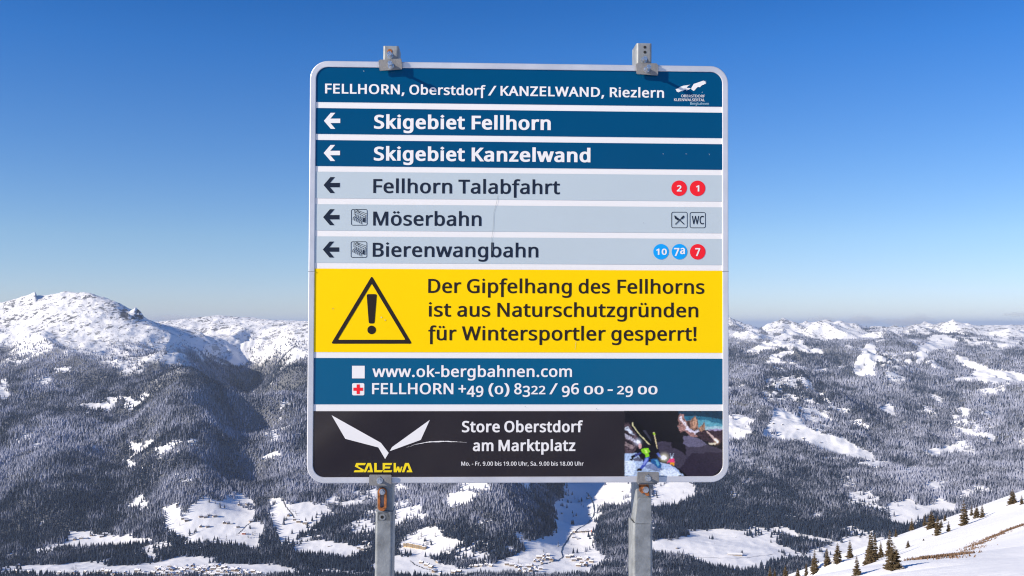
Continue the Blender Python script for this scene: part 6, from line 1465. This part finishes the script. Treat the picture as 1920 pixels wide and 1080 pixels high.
LONE = [
 ('dark lone spruce on the sunny meadow at the left', 'lone spruces on the left meadow',
  [(337,988,8),(380,1014,8),(424,1014,12),(444,1004,8),(465,1009,12),(474,1004,10),(478,1004,9),(411,1011,6),(347,965,5)]),
 ('small spruce beside the narrow road on the steep meadow', 'spruces by the meadow road', [(545,958,6),(549,962,6),(554,966,7),(556,970,5)]),
 ('spruce standing on the white meadow round the long yellow hotel', 'spruces near the hotel',
  [(790,1010,12),(784,1015,9),(816,1009,11),(809,992,8),(831,1036,10),(843,1036,14),(852,1036,9),(747,1032,6),(758,1031,5),(826,1041,7),(847,1039,9),(838,1034,11)]),
 ('lone spruce in the village on the valley floor', 'spruces in the valley village',
  [(972,1057,10),(845,1074,8),(906,1079,6),(1098,1040,5),(1019,1037,7),(1103,1060,5),(1060,1058,4),(868,1076,6),(805,1073,7),(1024,1041,6)]),
 ('lone spruce in the blue shadow of the side valley', 'spruces in the shaded side valley', [(1047,1026,12),(1071,1024,6),(1062,929,13),(1058,926,10),(1066,932,9),(1078,938,8),(1084,942,9),(1090,948,8),(1094,952,7)]),
 ('spruce scattered on the flat white meadow behind the right post', 'spruces on the right meadow',
  [(1281,926,7),(1286,940,6),(1239,944,7),(1244,946,6),(1260,940,5),(1258,1017,6),(1262,1018,5),(1290,1002,5),(1252,1016,5),(1339,1021,4)]),
 ('little spruce by the field at the lower left edge', 'spruces by the lower left field', [(106,1075,6),(131,1076,9),(135,1069,9),(142,1068,10),(194,1068,5),(138,1070,8),(89,1069,3)]),
 ('tiny spruce on the bright clearing across the valley', 'spruces on the high clearing', [(1388,810,6),(1379,815,6),(1384,819,5),(1453,784,4),(1538,834,4),(1450,790,3),(1520,838,5)]),
]
for lab, grp, lst in LONE:
    pp = place([a[0] for a in lst], [a[1] for a in lst])
    for (X, Y, hp), p, lb_ in zip(lst, pp, own_labels(lab, lst)):
        plant(random.choice(FAR_SPRUCE), (p[0], p[1], p[2] - 0.4), hp / F * p[1] * 1.15, random.uniform(0, 6.28), lb_, grp, 1.1)

# ------------------------------------------------------------------ chalets
def flat_mat(name, rgb, rough=0.8, noise=0.25, scale=0.6):
    return metal_mat(name, rgb, rough, 0.0, noise, scale, 0.02)
PLASTER = flat_mat('cream_plaster', (0.36, 0.30, 0.235)); TIMBER = flat_mat('brown_timber', (0.11, 0.065, 0.04)); TIMBER2 = flat_mat('grey_timber', (0.14, 0.12, 0.11))
ROOFSNOW = flat_mat('roof_snow', (0.86, 0.86, 0.88), 0.8, 0.04); BRICK = flat_mat('chimney_brick', (0.25, 0.13, 0.09)); PANE = flat_mat('dark_pane', (0.03, 0.04, 0.05), 0.3)
YWALL = flat_mat('yellow_plaster', (0.62, 0.43, 0.20)); REDW = flat_mat('red_plaster', (0.50, 0.14, 0.06))
def box_into(V, Fc, x0, x1, y0, y1, z0, z1):
    k = len(V)
    V += [(x, y, z) for z in (z0, z1) for x, y in ((x0, y0), (x1, y0), (x1, y1), (x0, y1))]
    Fc += [(k+3,k+2,k+1,k), (k+4,k+5,k+6,k+7), (k,k+1,k+5,k+4), (k+1,k+2,k+6,k+5), (k+2,k+3,k+7,k+6), (k+3,k,k+4,k+7)]
def make_chalet(l, w, hb, hr, wall, upper, chim=True):
    """l along the ridge (x), w across, hb eaves height, hr ridge above eaves"""
    r = empty('chalet')
    V, Fc = [], []; box_into(V, Fc, -l/2, l/2, -w/2, w/2, -3.0, hb * 0.5)
    mesh_obj('lower_wall', V, Fc, wall, r)
    e = 0.03; V = [(-l/2-e, -w/2-e, hb*0.5), (l/2+e, -w/2-e, hb*0.5), (l/2+e, w/2+e, hb*0.5), (-l/2-e, w/2+e, hb*0.5), (-l/2-e, -w/2-e, hb), (l/2+e, -w/2-e, hb), (l/2+e, w/2+e, hb), (-l/2-e, w/2+e, hb), (-l/2-e, 0, hb+hr), (l/2+e, 0, hb+hr)]
    mesh_obj('upper_wall', V, [(0,1,5,4), (2,3,7,6), (1,2,6,9,5), (3,0,4,8,7), (0,3,2,1)], upper, r)
    o_, t = 1.3, 0.9; s = hr / (w/2)
    V = []
    for x in (-l/2-o_, l/2+o_):
        V += [(x, -w/2-o_, hb-o_*s), (x, 0, hb+hr+0.1), (x, w/2+o_, hb-o_*s), (x, w/2+o_, hb-o_*s+t*0.6), (x, 0, hb+hr+t+0.1), (x, -w/2-o_, hb-o_*s+t*0.6)]
    mesh_obj('snowy_roof', V, [(0,5,4,3,2,1), (6,7,8,9,10,11), (5,11,10,4), (4,10,9,3), (0,6,11,5), (3,9,8,2), (0,1,7,6), (1,2,8,7)], ROOFSNOW, r)
    if chim:
        V, Fc = [], []; box_into(V, Fc, l*0.12, l*0.12+1.0, -w*0.15-0.5, -w*0.15+0.5, hb, hb+hr+2.0)
        mesh_obj('chimney', V, Fc, BRICK, r)
    for sy in (-1, 1):
        V, Fc = [], []
        for row, zz in ((0, hb*0.18), (1, hb*0.62)):
            for q in range(4):
                xx = -l/2 + l*(q+0.7)/4.4; box_into(V, Fc, xx-0.6, xx+0.6, sy*(w/2+0.02)-0.06, sy*(w/2+0.02)+0.06, zz, zz+1.3)
        mesh_obj('window_row', V, Fc, PANE, r)['kind'] = 'stuff'
    return r
PROTO = [make_chalet(15, 11, 6.5, 2.6, PLASTER, TIMBER), make_chalet(12, 10, 5.8, 2.6, PLASTER, PLASTER), make_chalet(18, 12, 7.5, 3.0, PLASTER, TIMBER),
         make_chalet(11, 8, 3.6, 2.3, TIMBER2, TIMBER2, False), make_chalet(14, 11, 6.5, 2.8, REDW, REDW)]
rs = random.Random(5)
dense = []
for row, y in enumerate((1064.5, 1068, 1071.5, 1075, 1078.5)):
    x = 292 + row * 3
    while x < 430 + 17 * row:
        if rs.random() < 0.82: dense.append((x + rs.uniform(-3, 3), y + rs.uniform(-1.2, 1.2)))
        x += 11.5
HOUSES = [
 ('snow roofed house in the close packed village at the bottom left', 'houses of the bottom left village', dense, (0, 1, 2, 0)),
 ('snow roofed farmhouse on the valley edge at the lower left corner', 'houses at the lower left corner',
  [(22,1077),(30,1074),(45,1079),(53,1074),(85,1079),(112,1076),(122,1079),(140,1077),(160,1074),(171,1079),(185,1076),(193,1072),(203,1076),(215,1079),(235,1077),(258,1073),(264,1079),(287,1077),(35,1062)], (0, 1, 2)),
 ('dark farm building on the shaded clearing above the lower left field', 'farm buildings on the shaded clearing',
  [(171,1005),(176,1007),(190,1008),(197,1006),(205,1004),(213,1007),(140,1014),(152,1012),(164,1011)], (0, 3)),
 ('dark timber farmhouse on the sunlit meadow left of the sign', 'farmhouses on the left meadow',
  [(332,951),(343,977),(350,980),(376,970),(385,971),(391,968),(403,969),(376,991),(389,989),(420,982),(427,984),(434,983),(471,979),(446,991),(464,949),(448,950)], (0, 3, 0)),
 ('timber house strung along the narrow road on the steep meadow', 'houses along the meadow road', [(541,970),(552,976),(560,980),(573,984),(599,1009),(593,1000)], (0, 2)),
 ('snow roofed house at the road end left of the left post', 'houses left of the left post', [(675,1017),(685,1020),(693,1023),(672,1030),(681,1033),(697,1030)], (1, 2, 0)),
 ('snow roofed house below the long yellow hotel', 'houses below the hotel', [(800,1062),(808,1065),(821,1057),(815,1074),(826,1077),(851,1075),(861,1073),(790,1056)], (2, 1, 0)),
 ('snow roofed house in the thin row under the wooded hill', 'row of houses under the wooded hill', [(884,1063),(893,1064),(902,1063),(912,1062),(921,1063)], (1, 0)),
 ('snow roofed village house on the left of the valley centre', 'village houses left of centre',
  [(951,1060),(960,1062),(968,1066),(976,1063),(975,1072),(984,1068),(991,1065),(998,1062),(1004,1067),(985,1076),(995,1072),(1006,1072),(1013,1068)], (1, 0, 2)),
 ('snow roofed village house where the stream leaves the shadow', 'village houses by the stream',
  [(1003,1055),(1012,1053),(1020,1051),(1028,1049),(1035,1052),(1020,1045),(1028,1043),(1016,1058),(1011,1049)], (0, 2, 1)),
 ('snow roofed village house right of the stream', 'village houses right of the stream',
  [(1065,1046),(1072,1044),(1080,1048),(1087,1051),(1095,1053),(1076,1053),(1091,1057),(1103,1052),(1109,1055),(1085,1062),(1098,1062)], (2, 0, 1)),
 ('dark farmhouse in the blue shadow beside the winding stream', 'farmhouses in the shaded side valley', [(1078,999),(1086,1001),(1093,1000),(1101,998),(1075,1008),(1084,1011),(1072,1004),(1105,965),(1053,966),(1103,936)], (0, 3)),
 ('tiny timber hut on the bright clearing across the valley', 'huts on the high clearing', [(1450,796),(1467,800),(1495,807),(1489,827),(1506,826),(1539,833)], (3,)),
]
used = set()
def put_house(v, p, turn, lab, grp=None, sc=1.0):
    if v in used: r = copy_tree(PROTO[v])
    else: r = PROTO[v]; used.add(v)
    r.location = p; r.rotation_euler = (0, 0, turn); r.scale = (sc, sc, sc)
    if 'group' in r.keys(): del r['group']
    tag(r, lab, 'house', grp)
    return r
for lab, grp, lst, kinds in HOUSES:
    pp = place([a[0] for a in lst], [a[1] for a in lst])
    t0 = rs.uniform(-0.5, 0.5)
    for p, lb_ in zip(pp, own_labels(lab, lst)):
        put_house(rs.choice(kinds), p, t0 + rs.choice((0, 0, 1.57)) + rs.uniform(-0.25, 0.25), lb_, grp, rs.uniform(0.82, 1.15))
put_house(4, place([1112], [998])[0], 0.4, 'small house with orange red walls at the sunny edge of the shaded side valley')
put_house(3, place([617], [1026])[0], 0.1, 'dark hay barn alone on the flat snowfield left of the left post')
put_house(3, place([1168], [923])[0], 0.1, 'lone hay barn on the high bright field left of the right post')
put_house(3, place([1270], [1031])[0], 0.7, 'small dark hut on the flat meadow right of the right post')
put_house(4, place([457], [1004])[0], 0.1, 'house with reddish walls on the lower edge of the left meadow')
# long barn on the flat meadow
p = place([1378], [1041])[0]
lb = make_chalet(52, 17, 5.0, 3.4, PLASTER, PLASTER, False); lb.name = 'long_barn'; lb.location = p; lb.rotation_euler = (0, 0, -0.05)
tag(lb, 'long pale barn with wide snowy roof on the flat meadow right of the sign', 'barn')
# hotel of stepped blocks
hp0 = place([778], [1029])[0]
hot = empty('hotel', tuple(hp0), -0.42)
tag(hot, 'long yellow hotel of stepped blocks with balcony rows on the white hill meadow', 'hotel')
for k in range(7):
    x0 = -49 + 14 * k; zz = -1.0 * k + 3; hgt = 14.5 - (2.5 if k in (0, 6) else 0)
    V, Fc = [], []; box_into(V, Fc, x0, x0 + 13.9, -6.5 + (k % 2) * 1.2, 6.5, -12, zz + hgt); w = mesh_obj('block', V, Fc, YWALL, hot)
    V, Fc = [], []; box_into(V, Fc, x0 - 0.4, x0 + 14.2, -7.8 + (k % 2) * 1.2, 7.2, zz + hgt + 0.02, zz + hgt + 1.2); mesh_obj('snowy_roof', V, Fc, ROOFSNOW, w)
    for fl in range(4):
        V, Fc = [], []; yb = -6.5 + (k % 2) * 1.2
        box_into(V, Fc, x0 + 0.8, x0 + 13.0, yb - 1.3, yb - 0.02, zz + 1 + 3.2 * fl, zz + 1.9 + 3.2 * fl); mesh_obj('balcony', V, Fc, PLASTER, w)
        V, Fc = [], []
        for q in range(4): box_into(V, Fc, x0 + 1.2 + 3.1 * q, x0 + 2.9 + 3.1 * q, yb - 0.08, yb + 0.1, zz + 1.95 + 3.2 * fl, zz + 3.6 + 3.2 * fl)
        mesh_obj('window_row', V, Fc, PANE, w)['kind'] = 'stuff'

# ------------------------------------------------------------------ stream, roads
def ribbon(name, pts, width, m, lift=0.5):
    P = []
    for (a, b_) in zip(pts[:-1], pts[1:]):
        for k in range(6): P.append((a[0] + (b_[0] - a[0]) * k / 6, a[1] + (b_[1] - a[1]) * k / 6))
    P.append(pts[-1])
    W = place([p[0] for p in P], [p[1] for p in P])
    V, Fc = [], []
    for i, p in enumerate(W):
        d = W[min(i + 1, len(W) - 1)] - W[max(i - 1, 0)]; n_ = Vector((-d[1], d[0], 0)); n_ = n_.normalized() if n_.length > 0 else Vector((1, 0, 0))
        w_ = width * (0.75 + 0.5 * rs.random())
        for s in (-1, 1):
            x, y = p[0] + n_.x * s * w_ / 2, p[1] + n_.y * s * w_ / 2
            z = float(grid_at(gz, np.array([math.atan2(x, y)]), np.array([math.hypot(x, y)]))[0])
            V.append((x, y, z + lift))
        if i: Fc.append((2*i-2, 2*i-1, 2*i+1, 2*i))
    o = mesh_obj(name, V, Fc, m); o['kind'] = 'structure'
    return o
WATER = flat_mat('dark_water', (0.02, 0.03, 0.04), 0.3); ASPH = flat_mat('cleared_road', (0.10, 0.10, 0.105))
ribbon('stream', [(1100,924),(1108,934),(1113,945),(1115,960),(1113,969),(1104,980),(1088,991),(1072,1002),(1066,1012),(1056,1025),(1053,1036),(1056,1046)], 6, WATER)
ribbon('stream', [(1056,1046),(1046,1052),(1030,1056),(1010,1061),(996,1068),(988,1078)], 5, WATER)
ribbon('road', [(531,940),(536,952),(545,962),(551,972),(560,979),(578,988),(600,993),(612,1005),(630,1013),(652,1020),(668,1027),(690,1034)], 5, ASPH)
ribbon('road', [(446,1003),(455,995),(462,986),(474,979),(480,976)], 4, ASPH)
ribbon('road', [(768,1052),(778,1060),(792,1066),(812,1071)], 5, ASPH)
ribbon('road', [(1222,1049),(1290,1046),(1340,1047),(1400,1047),(1450,1040)], 4, flat_mat('packed_snow_track', (0.45, 0.45, 0.47)), 0.4)

# ------------------------------------------------------------------ dry grass and stones poking through along the near slope
GRASS = flat_mat('dry_grass', (0.17, 0.105, 0.065), 0.95, 0.4, 3.0)
band_px = [(1728,1074),(1752,1064),(1778,1050),(1800,1040),(1826,1024),(1850,1011),(1880,1000),(1905,990),(1925,983)]
V, Fc = [], []
W = place([p[0] for p in band_px], [p[1] for p in band_px], 120, 330, 500)
for _ in range(5200):
    i = rs.randrange(len(W) - 1); f_ = rs.random(); c = W[i] * (1 - f_) + W[i + 1] * f_
    sp_ = abs(rs.gauss(0, 1)); x = c[0] + rs.gauss(0, 0.9); y = c[1] + rs.gauss(0, 1.9)
    if vnoise(np.array([x * 0.22]), np.array([y * 0.22]), 9)[0] < 0.42: continue
    z = float(grid_at(gz, np.array([math.atan2(x, y)]), np.array([math.hypot(x, y)]))[0])
    h = rs.uniform(0.12, 0.42); a = rs.uniform(0, 3.14); k = len(V); w_ = rs.uniform(0.05, 0.16); lx = rs.uniform(-0.2, 0.2)
    V += [(x - w_ * math.cos(a), y - w_ * math.sin(a), z - 0.05), (x + w_ * math.cos(a), y + w_ * math.sin(a), z - 0.05), (x + lx, y, z + h)]
    Fc.append((k, k + 1, k + 2))
go_ = mesh_obj('dry_grass', V, Fc, GRASS)
tag(go_, kind='stuff', label='strip of brown dry grass poking through the snow on the near slope', cat='grass')
# ------------------------------------------------------------------ shreds of cloud round the far summits
cm_ = bpy.data.materials.new('cloud_vapour'); cm_.use_nodes = True
nt = cm_.node_tree; nt.nodes.clear()
cv = nt.nodes.new('ShaderNodeVolumePrincipled'); cv.inputs['Color'].default_value = (0.93, 0.93, 0.96, 1); cv.inputs['Density'].default_value = 0.0014
co = nt.nodes.new('ShaderNodeOutputMaterial'); nt.links.new(cv.outputs[0], co.inputs['Volume'])
def cloud(X, Y, d, w, h, seed, lab):
    b_, r_ = bearing(X, Y)
    bm = bmesh.new(); bmesh.ops.create_icosphere(bm, subdivisions=4, radius=1.0)
    P = np.array([v.co[:] for v in bm.verts])
    n = fbm(P[:, 0] * 2 + seed * 7 + P[:, 2] * 1.3, P[:, 1] * 2 + P[:, 2] * 2.1, 1.0, 4, seed)
    for v, k in zip(bm.verts, n):
        v.co = v.co * (1.0 + 0.75 * k)
        v.co = Vector((v.co.x * w / 2, v.co.y * w / 3, v.co.z * h / 2 * (0.6 if v.co.z < 0 else 1)))
    me = bpy.data.meshes.new('cloud'); bm.to_mesh(me); bm.free(); me.materials.append(cm_); me.shade_smooth()
    o = bpy.data.objects.new('cloud', me); COL.objects.link(o)
    o.location = (float(b_) * d, d, float(r_) * d); o.visible_shadow = True
    tag(o, lab, 'cloud', 'small clouds on the far summits')
cloud(1540, 600, 13900, 420, 90, 1, 'faint cloud shred clinging to the left far summit')
cloud(1612, 603, 13900, 480, 150, 2, 'grey cloud puff left of the middle of the far right range')
cloud(1700, 606, 14000, 620, 130, 3, 'longest cloud bank in front of the far right range')
cloud(1726, 600, 13900, 360, 190, 4, 'tall small cloud puff above the far right range')
cloud(1772, 608, 13900, 420, 130, 5, 'cloud puff resting on the brightest far right summit')
cloud(1908, 590, 14500, 420, 80, 6, 'small cloud floating at the right picture edge')
cloud(1382, 640, 9800, 420, 120, 7, 'thin mist patch in the valley right behind the sign')
cloud(330, 598, 16000, 900, 110, 8, 'faint distant cloud above the saddle between the two left mountains')
# ------------------------------------------------------------------ the air
hz_m = bpy.data.materials.new('thin_haze'); hz_m.use_nodes = True
nt = hz_m.node_tree; nt.nodes.clear()
pv_ = nt.nodes.new('ShaderNodeVolumePrincipled')
pv_.inputs['Color'].default_value = (0.62, 0.76, 1.0, 1)
pv_.inputs['Density'].default_value = 0.000021
pv_.inputs['Anisotropy'].default_value = 0.0
ou = nt.nodes.new('ShaderNodeOutputMaterial')
nt.links.new(pv_.outputs[0], ou.inputs['Volume'])
bx = 152000.0
ztop, zbot = float(gz.max()) + 60, float(gz.min()) - 1.5
vs = [(sx * bx, sy * bx, z) for z in (zbot, ztop) for sx, sy in ((-1, -1), (1, -1), (1, 1), (-1, 1))]
fs = [(3, 2, 1, 0), (4, 5, 6, 7), (0, 1, 5, 4), (1, 2, 6, 5), (2, 3, 7, 6), (3, 0, 4, 7)]
hz = mesh_obj('haze', vs, fs, hz_m)
tag(hz, kind='stuff', label='thin blue winter haze filling the valley air', cat='haze')
